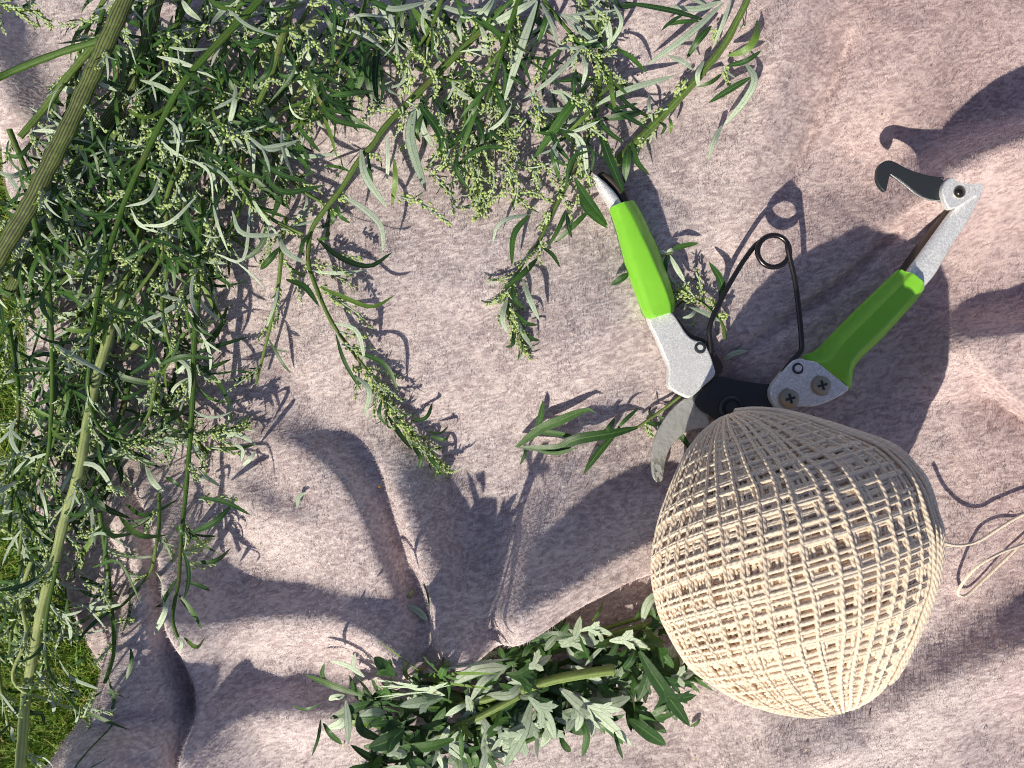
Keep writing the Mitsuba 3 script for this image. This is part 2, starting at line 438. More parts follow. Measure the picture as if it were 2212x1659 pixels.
# left half
part(P, 'hook_blade', plate(c11((1500, 185), (1555, 165), (1575, 150), (1580, 240), (1620, 290), (1675, 320), (1690, 420), (1580, 430), (1490, 460), (1400, 540), (1350, 620), (1320, 750), (1315, 840), (1280, 870), (1245, 855), (1220, 790), (1220, 650), (1240, 520), (1290, 400), (1380, 280), (1460, 210)), lambda x, y: 0.0135 + 0 * x, 0.003, 0.0004), 'blade_steel', 35)
part(P, 'cutting_blade', plate(c11((1555, 165), (1560, 230), (1620, 290), (1690, 320), (1800, 420), (1950, 480), (2200, 400), (2400, 200), (2300, 80), (2100, 70), (1900, 40), (1760, 0), (1690, 60)), lambda x, y: 0.0165 + 0 * x, 0.0028, 0.0004), 'dark_metal', 35)
part(P, 'body', plate(c7((1170, 1000), (1210, 1120), (1250, 1190), (1330, 1380), (1362, 1450), (1345, 1600), (1400, 1640)) + c11((1500, 185), (1540, 185), (1620, 110)) + c7((1735, 1515), (1735, 1470), (1680, 1300), (1640, 1240), (1560, 1230), (1500, 1180), (1440, 1080), (1385, 1000), (1280, 960)), zl, 0.006, 0.0012), 'silver_paint', 40)
part(P, 'inner_plate', plate(c7((1200, 1010), (1385, 1005), (1440, 1060), (1520, 1165), (1580, 1195), (1650, 1215), (1700, 1270), (1745, 1345), (1805, 1430), (1785, 1495), (1735, 1535), (1600, 1640), (1420, 1600), (1400, 1450)), lambda x, y: zl(x, y) - 0.0045, 0.007, 0.001), 'channel_metal', 40)
ctr = W(*c7((1610, 1290))[0], zl(0, 820))
part(P, 'rivet', lathe_at(ctr, [(0.0036, -0.001), (0.0036, 0.0004), (0.0030, 0.0007), (0.0020, 0.0007), (0.0018, -0.0006), (0.0, -0.0006)]), 'dark_metal', 40)


def zgl(s): return 0.0145 + 0.002 * s


hand_prof = [(-1, -0.001), (-0.96, 0.0025), (-0.75, 0.0052), (-0.3, 0.0064), (0.3, 0.0064), (0.75, 0.0052), (0.96, 0.0025), (1, -0.001), (0.8, -0.004), (0, -0.0045), (-0.8, -0.004)]
part(P, 'handle', strip_body(c7((735, -90), (790, 30), (880, 170), (930, 300), (1000, 520)), c7((760, -95), (880, 0), (965, 110), (1010, 220), (1100, 480)), lambda s: 0.010 + 0.004 * s, hand_prof, 26), 'silver_paint', 50)
part(P, 'handle_channel', strip_body(c7((770, -85), (880, 10), (960, 120), (1010, 200), (1050, 300)), c7((830, -110), (930, -60), (1010, 30), (1045, 130), (1100, 300)), lambda s: 0.007 + 0.003 * s, hand_prof, 20), 'channel_metal', 50)
grip_prof = [(-1, 0.0), (-0.97, 0.0042), (-0.84, 0.0082), (-0.55, 0.0103), (0.05, 0.0108), (0.2, 0.0104), (0.62, 0.0066), (0.9, 0.0026), (1.0, -0.001), (0.92, -0.006), (0.4, -0.0085), (-0.5, -0.0085), (-0.93, -0.006)]


def grip_l(s):
    a = np.array(grip_prof, float)
    a[4:6, 0] += (s - 0.3) * 0.55
    a[:, 1] *= 0.92 + 0.16 * math.sin(math.pi * min(1, s * 1.1))
    return a


part(P, 'grip', strip_body(c7((877, 180), (930, 330), (990, 560), (1030, 700), (1100, 890), (1150, 1020), (1187, 1067)), c7((1085, 108), (1150, 220), (1220, 370), (1280, 500), (1345, 680), (1385, 800), (1412, 930), (1398, 1000)), zgl, grip_l, 30), 'green_grip', 50)
# right half
part(P, 'body', plate(c8((340, 1400), (240, 1520), (180, 1600)) + c12((168, 160), (200, 240), (260, 300), (400, 250), (530, 262), (700, 190), (800, 130), (810, 90)) + c8((790, 1600), (690, 1500), (560, 1400), (470, 1390), (420, 1370), (370, 1382)), zr, 0.006, 0.0012), 'silver_paint', 40)
for cx, cy, r in ((582, 1590, 75), (*[(325), (190 + 1508)], 78)):
    px, py = c8((cx, cy))[0]
    q = W(px, py, float(zr(px, py)))
    R = r / 3.724 * (CAM_H - 0.03) / FOC
    s = part(P, 'screw', lathe_at(q, [(R * 1.15, -0.001), (R * 1.15, 0.0003), (R, 0.0003), (R * 0.97, 0.0012), (R * 0.7, 0.0017), (R * 0.3, 0.0019), (0, 0.0019)]), 'brass_screw', 35)
    a = 0.25
    for t in (a, a + math.pi / 2):
        d = np.array([math.cos(t), math.sin(t), 0]); e2 = np.array([-d[1], d[0], 0])
        b = trimesh.creation.box((R * 1.05, R * 0.26, 0.0006), transform=np.vstack([np.c_[np.stack([d, e2, [0, 0, 1]], 1), q + [0, 0, 0.0018 if t == a else 0.00185]], [0, 0, 0, 1]]))
        part(s, 'cross_slot', (b.vertices, b.faces), 'dark_metal')
px, py = c8((395, 1455))[0]
part(P, 'spring_hole', lathe_at(W(px, py, float(zr(px, py))), [(0.0035, -0.001), (0.0035, 0.0003), (0.0029, 0.0006), (0.0022, 0.0003), (0.0019, -0.0006), (0, -0.0006)]), 'dark_metal', 40)


def zgr(s): return 0.022 + 0.010 * s


def grip_r(s):
    a = np.array([(-1, -0.001), (-0.95, 0.003), (-0.62, 0.0048), (-0.5, 0.0085), (-0.38, 0.0102), (0.3, 0.0106), (0.5, 0.0092), (0.86, 0.0045), (1, -0.001), (0.9, -0.006), (0.4, -0.0085), (-0.5, -0.0085), (-0.93, -0.006)], float)
    a[:, 1] *= 0.9 if s > 0.2 else 0.55 + 1.75 * s
    return a


part(P, 'grip', strip_body(c8((428, 1368), (450, 1340), (540, 1308), (700, 1150), (900, 950), (1100, 760), (1205, 660)), c8((690, 1580), (815, 1632), (830, 1490), (900, 1380), (1060, 1230), (1330, 930), (1395, 828)), zgr, grip_r, 34), 'green_grip', 50)
part(P, 'handle', strip_body(c8((1150, 820), (1240, 690), (1420, 440), (1600, 190), (1700, 60)) + c4((1760, 1520),), c8((1300, 900), (1392, 808), (1490, 690), (1600, 500), (1760, 250), (1880, 0)) + c4((1895, 1488),), lambda s: 0.029 + 0.004 * s, hand_prof, 28), 'silver_paint', 50)
part(P, 'handle_channel', strip_body(c8((1160, 760), (1215, 665), (1390, 420), (1560, 190), (1600, 130)), c8((1190, 800), (1250, 690), (1430, 440), (1610, 190), (1640, 130)), lambda s: 0.024 + 0.004 * s, hand_prof, 20), 'channel_metal', 50)


def zh(px, py): return 0.041 + 0 * px


part(P, 'pivot_disc', plate(c4((1553, 1520), (1580, 1455), (1640, 1418), (1760, 1410), (1850, 1450), (1892, 1490), (1850, 1580)) + c8((1800, 70), (1740, 125), (1625, 182), (1590, 150), (1555, 60)), zh, 0.004, 0.001), 'silver_paint', 40)
q = W(*c4((1690, 1545))[0], 0.041)
part(P, 'rivet', lathe_at(q, [(0.0036, -0.0005), (0.0036, 0.0006), (0.0031, 0.0006), (0.0028, 0.0002), (0.0026, 0.0002)]), 'brass_screw', 50)
part(P, 'rivet_head', lathe_at(q, [(0.0027, 0.0002), (0.0022, 0.0012), (0.0012, 0.0018), (0, 0.0019)]), 'spring_metal', 50)
part(P, 'latch_hook', plate(c4((1600, 1640), (1550, 1612), (1450, 1603), (1350, 1560), (1250, 1470), (1142, 1397), (1128, 1430), (1110, 1520), (1097, 1545), (1050, 1500), (1025, 1440), (1030, 1360), (1060, 1310), (1120, 1283), (1175, 1300), (1260, 1350), (1380, 1395), (1500, 1420), (1640, 1428), (1680, 1520)), lambda x, y: zh(x, y) - 0.0035, 0.003, 0.0005), 'dark_metal', 35)
part(P, 'cutting_edge', plate(c4((1142, 1397), (1250, 1472), (1350, 1561), (1450, 1604), (1560, 1613), (1560, 1620), (1450, 1613), (1346, 1571), (1244, 1481), (1136, 1402)), lambda x, y: zh(x, y) - 0.0033, 0.0008, 0.0001), 'blade_steel', 35)
# wire spring
pts = c7((1700, 1330), (1690, 1230), (1683, 1150), (1705, 1060), (1770, 920), (1850, 770), (1960, 590), (2050, 470))
sp = [(*p, 0.020 + 0.008 * i / 7) for i, p in enumerate(pts)]
cx, cy = c8((197, 512))[0]
rr = 128 / 3.724
a0 = math.atan2(sp[-1][1] - cy, sp[-1][0] - cx)
for i in range(1, 40):
    a = a0 + i / 40 * (2 * math.pi * 2 + 2.75)
    sp.append((cx + rr * math.cos(a), cy + rr * math.sin(a), 0.028 + 0.0064 * i / 40))
pts = c8((310, 480), (335, 600), (372, 760), (402, 1000), (420, 1200), (418, 1310), (350, 1390), (270, 1490))
sp += [(*p, 0.0344 - 0.012 * i / 7) for i, p in enumerate(pts)]
sp = np.array(sp)
part(P, 'spring', tube(spline(W(sp[:, 0], sp[:, 1], sp[:, 2]), 220), 0.0016, 10), 'spring_metal', True)
px, py = c11((1855, 265))[0]
part(P, 'pivot_bolt', lathe_at(W(px, py, 0.0165), [(0.0075, -0.001), (0.0075, 0.0012), (0.0065, 0.0022), (0.0055, 0.0022), (0.0053, 0.0012), (0.0042, 0.0012), (0.004, 0.003), (0.0, 0.003)], sides=24), 'dark_metal', 40)

# ------------------------------------------------------------------ the yarn ball
B = tag('yarn_ball', 'large egg shaped ball of cream cotton yarn beside the pruner', 'yarn ball')
SC = 2.40e-4
prof = np.array([(357, 0), (352, 30), (338, 74), (302, 138), (235, 217), (160, 291), (80, 329), (0, 334), (-45, 328), (-110, 305), (-170, 265), (-245, 190), (-300, 108), (-318, 50), (-322, 0)], float) * [SC * 0.985, SC * 0.93]
prof_s = spline(prof, 200)
BC = W(1701, 1212, 0.077)
ax = unit([-0.325, 0.94, -0.25]); ex = unit(np.cross(ax, [0, 0, 1.0])); ey = np.cross(ax, ex)
pn = unit(np.stack([-np.gradient(prof_s[:, 1]), np.gradient(prof_s[:, 0])], -1))
if pn[100, 1] < 0: pn = -pn
LEAN = (np.array([-330, -245, -162, -45, 0, 80, 161, 238, 302, 360]) * SC, np.array([-16, -30, -24, 0, 4, 18, 26, 14, 6, 0]) * SC)


def ball(phi, th, off):
    """phi 0 (tip) .. 1 (far end), turn th about the axis, lifted by off"""
    i = np.clip(phi, 0, 1) * 199
    t = np.interp(i, np.arange(200), prof_s[:, 0]) + off * np.interp(i, np.arange(200), pn[:, 0])
    r = np.interp(i, np.arange(200), prof_s[:, 1]) + off * np.interp(i, np.arange(200), pn[:, 1])
    return BC + t[:, None] * ax + np.interp(t, *LEAN)[:, None] * ex + r[:, None] * (np.cos(th)[:, None] * ex + np.sin(th)[:, None] * ey)


ph = np.linspace(0, 1, 60)
tt = np.linspace(0, 2 * np.pi, 97)
core = np.vstack([ball(np.full(97, a), tt, np.full(97, -0.0045)) for a in ph])
part(B, 'core', (core, grid_faces(60, 97)), 'yarn_core', True)
rng = np.random.default_rng(11)
YR = 0.00097


def yarn(p, n):
    q = spline(p, n)
    v, f, uv = tube(q, YR, 6, 0, cap=False)
    L = np.linalg.norm(np.diff(q, axis=0), axis=1).sum()
    uv[:, 0] *= L / 0.98 / 0.0034
    return v, f, uv


def meridian(th0, off, tw, lo=0.02, hi=0.97):
    s = np.linspace(lo, hi, 40)
    th = th0 + tw * (s - 0.5) + 0.025 * np.sin(s * 9 + th0 * 7) + 0.006 * np.sin(s * 41 + th0 * 57)
    return ball(s, th, off + 0.0002 * np.sin(s * 60 + th0 * 31))


def latitude(s0, off, tilt, ph0, wob):
    a = np.linspace(0, 2 * np.pi, 90)
    return ball(s0 + tilt * np.cos(a - ph0) + wob * np.sin(3 * a + ph0 * 5), a, off + 0.0002 * np.sin(a * 37 + s0 * 90))


NA, NB = 46, 26
inner, outer = [], []
for i in range(118):
    inner.append(yarn(latitude(0.03 + 0.94 * i / 117, -0.0024, 0.012, 1.0, 0.003), 100))
for layer, (off, na) in enumerate(((-0.0012, 4), (0.0002, 2), (0.0014, 1))):
    jit = rng.normal(0, 0.13, NA)
    for i in range(NA):
        n_ = na if rng.random() > 0.2 else max(1, na + rng.integers(-1, 2))
        for j in range(n_):
            th = 2 * np.pi * (i + 0.5 + (j - (n_ - 1) / 2) * 0.19 + 0.05 * rng.normal() + jit[i]) / NA
            p = yarn(meridian(th, off, -0.30 + 0.04 * rng.normal(), hi=0.965), 50)
            (inner if layer == 0 else outer).append(p)
for layer, (off, nb) in enumerate(((-0.0005, 4), (0.0008, 2))):
    jit = rng.normal(0, 0.11, NB)
    for i in range(NB):
        n_ = nb if rng.random() > 0.2 else max(1, nb + rng.integers(-1, 2))
        for j in range(n_):
            s_ = 0.05 + 0.92 * (i + 0.5 + (j - (n_ - 1) / 2) * 0.19 + 0.05 * rng.normal() + jit[i]) / NB
            p = yarn(latitude(s_, off, 0.022 + 0.006 * rng.normal(), 1.2, 0.004), 110)
            (inner if layer == 0 else outer).append(p)
for i in range(36):
    outer.append(yarn(meridian(0.50 - 0.036 * i, 0.0018 + 0.0009 * (i % 2) + 0.001 * math.exp(-((i - 18) / 9) ** 2), -0.55 + 0.013 * i, hi=0.86), 60))
part(B, 'inner_winding', join(inner), 'yarn', True)
tag('yarn_ball__inner_winding', kind='stuff')
for p in outer:
    part(B, 'strand', p, 'yarn', True)
# loose end
for pts in (((2010, 1150, 34), (2037, 1172, 24), (2075, 1178, 17), (2115, 1168, 15), (2160, 1140, 16), (2212, 1110, 18), (2290, 1080, 18), (2330, 1110, 16), (2280, 1140, 18), (2212, 1175, 22), (2160, 1195, 24), (2110, 1225, 20), (2078, 1262, 14), (2070, 1283, 9), (2090, 1284, 5), (2140, 1238, 5), (2190, 1190, 6), (2240, 1140, 4), (2330, 1090, 3)),):
    a = np.array(pts, float)
    b0 = np.array([bz(*W(x, y, 0.0)[:2]) for x, y, _ in pts])
    part(B, 'loose_end', yarn(W(a[:, 0], a[:, 1], b0 + a[:, 2] / 1000), 160), 'yarn', True)

# ------------------------------------------------------------------ plant materials
def leaf_front(p, n, uv):
    r, u = cell_rand(dr.floor(uv.x), 3.0), uv.x - dr.floor(uv.x)
    v = dr.abs(uv.y)
    c = mix((0.015, 0.050, 0.012), (0.046, 0.115, 0.020), r)
    c = mix(c, (0.115, 0.20, 0.03), smoothstep(0.90, 0.97, cell_rand(dr.floor(uv.x), 8.0)))
    c = c * (0.8 + 0.4 * noise(p.x * 700, p.y * 700, p.z * 700))
    c = mix(c, (0.10, 0.20, 0.05), 0.75 * (1 - smoothstep(0.05, 0.12, v)))
    tip = 0.8 * smoothstep(0.97, 0.98, cell_rand(dr.floor(uv.x), 5.0)) * smoothstep(0.72, 0.85, u)
    return mix(c, (0.20, 0.12, 0.035), tip)


def leaf_back(p, n, uv):
    r = cell_rand(dr.floor(uv.x), 4.0)
    v = dr.abs(uv.y)
    c = mix((0.37, 0.45, 0.34), (0.47, 0.54, 0.43), r) * (0.88 + 0.24 * noise(p.x * 900, p.y * 900, p.z * 900))
    c = mix(c, (0.20, 0.30, 0.11), 0.8 * (1 - smoothstep(0.05, 0.11, v)))
    return mix(c, (0.07, 0.15, 0.04), 0.85 * smoothstep(0.84, 0.95, v))


def leaf_bump(p, n, uv):
    u = uv.x - dr.floor(uv.x)
    return 0.5 + 0.5 * dr.sin(70.0 * (u - 0.10 * dr.abs(uv.y))) * smoothstep(0.1, 0.5, dr.abs(uv.y))


scene['mugwort_leaf'] = {'type': 'twosided',
                         'a': {'type': 'principled', 'base_color': proc(leaf_front), 'roughness': 0.48, 'specular': 0.45},
                         'b': {'type': 'principled', 'base_color': proc(leaf_back), 'roughness': 0.75, 'specular': 0.2, 'sheen': 0.3}}


def stem_col(p, n, uv):
    r = cell_rand(dr.floor(uv.x), 6.0)
    c = mix((0.052, 0.115, 0.018), (0.21, 0.29, 0.085), r * r)
    s = 0.5 + 0.5 * dr.sin(uv.y * 6.2832 * 7)
    c = c * (0.72 + 0.42 * s) * (0.85 + 0.3 * noise(p.x * 800, p.y * 800, p.z * 800))
    return mix(c, (0.20, 0.11, 0.06), 0.28 * smoothstep(0.62, 0.8, fbm(p.x * 60, p.y * 60, p.z * 60)))


def ribbed_col(p, n, uv):
    w = fbm(p.x * 500, p.y * 500, p.z * 500, octaves=2)
    s = 0.5 + 0.5 * dr.sin(uv.y * 6.2832 * 19 + 2.4 * noise(uv.y * 9, p.y * 30, p.x * 30)) + 0.5 * (noise(uv.y * 14, p.y * 45, 2.0) - 0.5)
    return mix((0.055, 0.055, 0.032), (0.135, 0.185, 0.055), smoothstep(0.1, 0.8, s + 0.5 * (w - 0.5))) * (0.8 + 0.4 * w)


scene['mugwort_stem_skin'] = {'type': 'twosided', 'b': {'type': 'principled', 'base_color': proc(stem_col), 'roughness': 0.6, 'specular': 0.3}}
scene['ribbed_stem_skin'] = {'type': 'twosided', 'b': {'type': 'principled', 'base_color': proc(ribbed_col), 'roughness': 0.6, 'specular': 0.3}}


def pale_stem_col(p, n, uv):
    s = 0.5 + 0.5 * dr.sin(uv.y * 6.2832 * 9 + 2.0 * noise(uv.y * 7, p.y * 40, p.x * 40))
    return mix((0.20, 0.27, 0.085), (0.44, 0.48, 0.22), 0.55 * s + 0.45 * fbm(p.x * 300, p.y * 300, p.z * 300))


scene['pale_stem_skin'] = {'type': 'twosided', 'b': {'type': 'principled', 'base_color': proc(pale_stem_col), 'roughness': 0.55, 'specular': 0.3}}


def bud_col(p, n, uv):
    r = noise(p.x * 420, p.y * 420, p.z * 420)
    return mix((0.26, 0.37, 0.10), (0.50, 0.58, 0.25), r) * (0.75 + 0.5 * noise(p.x * 1900, p.y * 1900, p.z * 1900))


scene['mugwort_bud'] = {'type': 'twosided', 'b': {'type': 'principled', 'base_color': proc(bud_col), 'roughness': 0.6, 'specular': 0.3}}
scene['cut_pith'] = {'type': 'diffuse', 'reflectance': rgb(0.52, 0.56, 0.30)}

# ------------------------------------------------------------------ plant shapes
from scipy.interpolate import RegularGridInterpolator
_gx, _gy = np.linspace(-1100, 3000, 700), np.linspace(-900, 2500, 600)
_GX, _GY = np.meshgrid(_gx, _gy, indexing='ij')
_cloth = RegularGridInterpolator((_gx, _gy), blanket_z(_GX, _GY), bounds_error=False, fill_value=0.0)


def bzv(xy):
    return _cloth(np.stack([xy[..., 0] / k + 1106, -xy[..., 1] / k + 829.5], -1))


def over(px, py, up):
    """points that the photo shows at these spots, lifted by up (metres) above the cloth"""
    px, py = np.asarray(px, float), np.asarray(py, float)
    z = np.zeros(px.shape)
    for _ in range(4):
        z = bzv(W(px, py, z)) + up
    return W(px, py, z)


UID = [0]


def uid():
    UID[0] += 1
    return float(UID[0] % 4000)


def blade(path, nrm, width, u0, twist=0.0, fold=0.22, m=5):
    """a lance-shaped leaf blade along the path (n x 3); nrm: its upper side at the base"""
    n = len(path)
    t = unit(np.gradient(path, axis=0))
    s = np.linspace(0, 1, n)
    w = width * 0.5 * np.clip(1.95 * np.maximum(s, 0.012) ** 0.62 * (1 - s) ** 0.72, 0.0, None)
    w[0] = max(w[0], width * 0.09)
    nn = []
    c = unit(nrm)
    for i in range(n):
        c = unit(c - t[i] * (c @ t[i]))
        nn.append(c)
    nn = np.array(nn)
    b = np.cross(t, nn)
    a = twist * s
    nn2 = nn * np.cos(a)[:, None] + b * np.sin(a)[:, None]
    b = np.cross(t, nn2)
    x = np.linspace(-1, 1, m)
    lift = fold * (np.abs(x) - 0.25 * x * x * 2)
    v = path[:, None] + (w[:, None] * x[None])[..., None] * b[:, None] + (w[:, None] * lift[None])[..., None] * nn2[:, None]
    uv = np.stack(np.broadcast_arrays((u0 + 0.98 * s)[:, None], x[None]), -1)
    return v.reshape(-1, 3), grid_faces(n, m), uv.reshape(-1, 2), (t, nn2, b)


def keep_up(path, gap=0.0006):
    z = bzv(path) + gap
    path = path.copy()
    path[:, 2] = np.maximum(path[:, 2], z)
    return path


def grow(p0, d0, L, n=8, curl=(0, 0, 0), droop=0.0):
    p, d, out = np.array(p0, float), unit(d0), [np.array(p0, float)]
    h = L / (n - 1)
    for i in range(n - 1):
        p = p + d * h
        out.append(p)
        d = unit(d + np.cross(curl, d) / (n - 1) + np.array([0, 0, -droop]) / (n - 1))
    return np.array(out)


def leaf_mesh(path, nrm, width, rng, lobes=0, twist=None, teeth=False):
    u = uid()
    tw = rng.normal(0, 0.5) if twist is None else twist
    v, f, uv, (t, nn, b) = blade(path, nrm, width, u, tw)
    ms = [(v, f, uv)]
    n, L = len(path), np.linalg.norm(np.diff(path, axis=0), axis=1).sum()
    for j in range(lobes):
        side = 1 if j % 2 else -1
        q = 0.30 + 0.42 * (j // 2) / max(1, (lobes + 1) // 2) + rng.uniform(-0.04, 0.04)
        i = int(q * (n - 1))
        ll = L * rng.uniform(0.30, 0.46) * (1.1 - 0.5 * (j // 2) / max(1, lobes / 2))
        d = unit(t[i] * rng.uniform(0.8, 1.15) + side * b[i] * rng.uniform(0.55, 0.9) + nn[i] * rng.uniform(-0.2, 0.15))
        lp = grow(path[i], d, ll, 6, curl=nn[i] * (-side * 0.35), droop=0.2)
        ms.append(blade(lp, nn[i], width * rng.uniform(0.55, 0.8), u, tw * 0.2)[:3])
        if teeth:
            for e in (1, -1):
                i2 = 2
                d2 = unit(unit(lp[3] - lp[2]) + e * 0.7 * np.cross(unit(lp[3] - lp[2]), nn[i]))
                ms.append(blade(grow(lp[i2], d2, ll * 0.42, 5), nn[i], width * 0.32, u, 0)[:3])
    return join(ms)


_ico = trimesh.creation.icosahedron()
ICO_V, ICO_F = np.array(_ico.vertices), np.array(_ico.faces)


def bud_mesh(ps, ds, rs):
    """egg shaped buds at ps pointing along ds"""
    z = unit(ds); x = unit(np.cross(z, [0.31, 0.52, 0.8])); y = np.cross(z, x)
    loc = ICO_V * np.array([1, 1, 1.45])
    v = ps[:, None] + rs[:, None, None] * (loc[None, :, :1] * x[:, None] + loc[None, :, 1:2] * y[:, None] + loc[None, :, 2:] * z[:, None])
    f = ICO_F[None] + (np.arange(len(ps)) * len(ICO_V))[:, None, None]
    return v.reshape(-1, 3), f.reshape(-1, 3)


def spike_meshes(path, rng, fat=1.0, leafy=1.0):
    """a flower spike: (axis and small leaves, buds)"""
    path = keep_up(path, 0.0015)
    L = np.linalg.norm(np.diff(path, axis=0), axis=1).sum()
    n = max(10, int(L / 0.0019))
    p = spline(path, n)
    t, a, b = frames(p)
    u = uid()
    ax_m = tube(p, np.linspace(0.00075, 0.0004, n), 5, u)
    leaves = []
    for s in np.arange(0.004, L, 0.0048 / leafy):
        i = min(n - 2, int(s / L * (n - 1)))
        th = rng.uniform(0, 2 * np.pi)
        side = np.cos(th) * a[i] + np.sin(th) * b[i]
        d = unit(t[i] * 0.9 + side * rng.uniform(0.5, 1.0))
        ll = rng.uniform(0.005, 0.013) * (1.1 - 0.4 * s / L)
        lp = keep_up(grow(p[i], d, ll, 5, curl=rng.normal(0, 0.8, 3)))
        leaves.append(blade(lp, -side if rng.random() < 0.5 else side, rng.uniform(0.0011, 0.0019), uid(), rng.normal(0, 0.5), m=3)[:3])
    ps, ds, rs = [], [], []
    for i in range(1, n):
        s = i / (n - 1)
        if rng.random() < 0.12: continue
        for _ in range(rng.integers(2, 5)):
            th = rng.uniform(0, 2 * np.pi)
            side = np.cos(th) * a[i] + np.sin(th) * b[i]
            rad = fat * rng.uniform(0.0008, 0.0026) * (1.0 - 0.55 * s)
            ps.append(p[i] + side * rad + t[i] * rng.uniform(-0.001, 0.001)); ds.append(t[i] + side * rng.uniform(0.3, 1.0)); rs.append(fat ** 0.5 * rng.uniform(0.00058, 0.00098) * (1 - 0.25 * s))
    return join([ax_m] + leaves), bud_mesh(np.array(ps), np.array(ds), np.array(rs))


def add_spike(owner, path, rng, fat=1.0, leafy=1.0):
    m, bm_ = spike_meshes(path, rng, fat, leafy)
    key = part(owner, 'flower_spike', m, 'mugwort_leaf', True)
    bk = part(key, 'bud_cluster', bm_, 'mugwort_bud', True)
    tag(bk, kind='stuff')
    return key


STEMS = []                                            # (key, path in the place, radius)


def add_stem(label, pts, r0, r1, group=None, seed=0, step=0.017, leaves=0.75, spikes=0.5, size=1.0, bias=(0.35, -0.5, 0.0), panicle=0.0, skin='mugwort_stem_skin', name='mugwort_plant', cut=False, pale=0.45):
    rng = np.random.default_rng(1000 + seed)
    a = np.array(pts, float)
    p = over(a[:, 0], a[:, 1], a[:, 2] / 1000)
    L = np.linalg.norm(np.diff(p, axis=0), axis=1).sum()
    n = max(14, int(L / 0.004))
    p = spline(p, n)
    # nodes: the stem bends a little at each
    nodes = np.arange(step * 0.6, L, step)
    key = tag(numbered(name), label, 'plant', group)
    if r0 < 3.6: r0, r1 = r0 * 0.86, r1 * 0.86
    rad = np.linspace(r0, r1, n) / 1000
    for s in nodes:
        i = int(s / L * (n - 1))
        rad[max(0, i - 1):i + 1] *= 1.10
    part(key, 'stem', tube(p, rad, 16 if r0 > 3 else 10, uid(), ridge=0.03), skin, True)
    if cut:
        t = unit(p[0] - p[1])
        part(key, 'cut_end', lathe_at(p[0] + t * 0.0002, [(rad[0] * 0.92, 0), (rad[0] * 0.5, 0.0003), (0, 0.0003)], t, 14), 'cut_pith', 30)
    t, fa, fb = frames(p)
    STEMS.append((key, p, rad))
    for j, s in enumerate(nodes):
        i = min(n - 2, int(s / L * (n - 1)))
        th = j * 2.4 + rng.uniform(-0.5, 0.5)
        side = np.cos(th) * fa[i] + np.sin(th) * fb[i]
        side = unit(side * [1, 1, 0.6] + np.array(bias) * 0.8)
        base = p[i] + side * rad[i] * 0.8
        in_top = s / L > 1 - panicle
        if rng.random() < leaves and not in_top:
            ll = size * rng.uniform(0.018, 0.040)
            d = unit(t[i] * rng.uniform(0.1, 0.9) + side * 0.9)
            lp = keep_up(grow(base, d, ll, 9, curl=rng.normal(0, 0.95, 3), droop=rng.uniform(0, 0.9)))
            up = unit([rng.normal(0, 0.35), rng.normal(0, 0.35), 1.0]) * (-1 if rng.random() < pale else 1)
            part(key, 'leaf', leaf_mesh(lp, up, ll * rng.uniform(0.08, 0.125), rng, lobes=rng.choice([0, 0, 0, 1, 2])), 'mugwort_leaf', True)
        if in_top: continue
        if rng.random() < spikes:
            ll = size * rng.uniform(0.012, 0.030)
            d = unit(t[i] * rng.uniform(0.4, 0.9) + unit(side + rng.normal(0, 0.3, 3)) * 0.8)
            add_spike(key, grow(base, d, ll, 7, curl=rng.normal(0, 0.5, 3), droop=0.3), rng)
    if panicle:
        for j, s in enumerate(np.arange(L * (1 - panicle), L - 0.003, 0.0042)):
            i = min(n - 2, int(s / L * (n - 1)))
            th = j * 2.4 + rng.uniform(-0.4, 0.4)
            sd = unit(np.cos(th) * fa[i] + np.sin(th) * fb[i] + [0, 0, 0.2])
            ll = rng.uniform(0.012, 0.023) * (1.15 - 0.5 * (s / L - 1 + panicle) / panicle)
            add_spike(key, grow(p[i], unit(t[i] * 0.95 + sd * 0.75), ll, 7, curl=rng.normal(0, 0.4, 3)), rng, 1.0, 1.5)
        add_spike(key, spline(p[int((1 - panicle) * n):], 12), rng, 1.5, 1.2)
    return key


c1, c2, c3, c5, c6, c9, c10, c13, c14, c15 = C(0, 0), C(540, 0), C(1080, 0), C(0, 405), C(540, 405), C(0, 810), C(540, 810), C(0, 1213), C(540, 1213), C(1080, 1213)
TANGLE = 'thin green mugwort stem buried among others in the leafy tangle'
TG = 'mugwort stems within the tangle'
# ---- the stems one can follow
add_stem('thickest mugwort stem, ribbed green and brown, crossing the upper left corner', [(285, -40, 62), (270, 0, 62), (222, 110, 62), (150, 270, 60), (100, 370, 58), (60, 450, 55), (0, 550, 50), (-60, 660, 46)], 4.3, 4.6, seed=1, skin='ribbed_stem_skin', spikes=0.5, leaves=0.9, size=0.9)
add_stem('thick ribbed stem lying in the shade of the thickest one', [(345, -30, 30), (296, 161, 30), (234, 255, 28), (172, 363, 26), (90, 500, 24), (20, 640, 20)], 3.8, 4.0, seed=2, skin='ribbed_stem_skin')
add_stem('bare dark green side stem crossing open blanket at the corner', [(235, 78, 58), (200, 92, 58), (140, 110, 56), (60, 140, 54), (0, 166, 52), (-60, 195, 50)], 2.2, 2.2, seed=3, leaves=0.0, spikes=0.0)
add_stem('long arching green stem that bends sharply into a drooping flower spike', [(575, -30, 48), (560, 0, 48), (410, 160, 48), (353, 255, 48), (282, 404, 46), (258, 470, 45), (228, 565, 44), (212, 632, 42), (194, 780, 38), (190, 850, 34), (210, 917, 32), (242, 945, 30), (300, 955, 28), (440, 938, 22), (540, 915, 18)], 2.4, 0.8, seed=4, panicle=0.20, leaves=0.7, spikes=0.5)
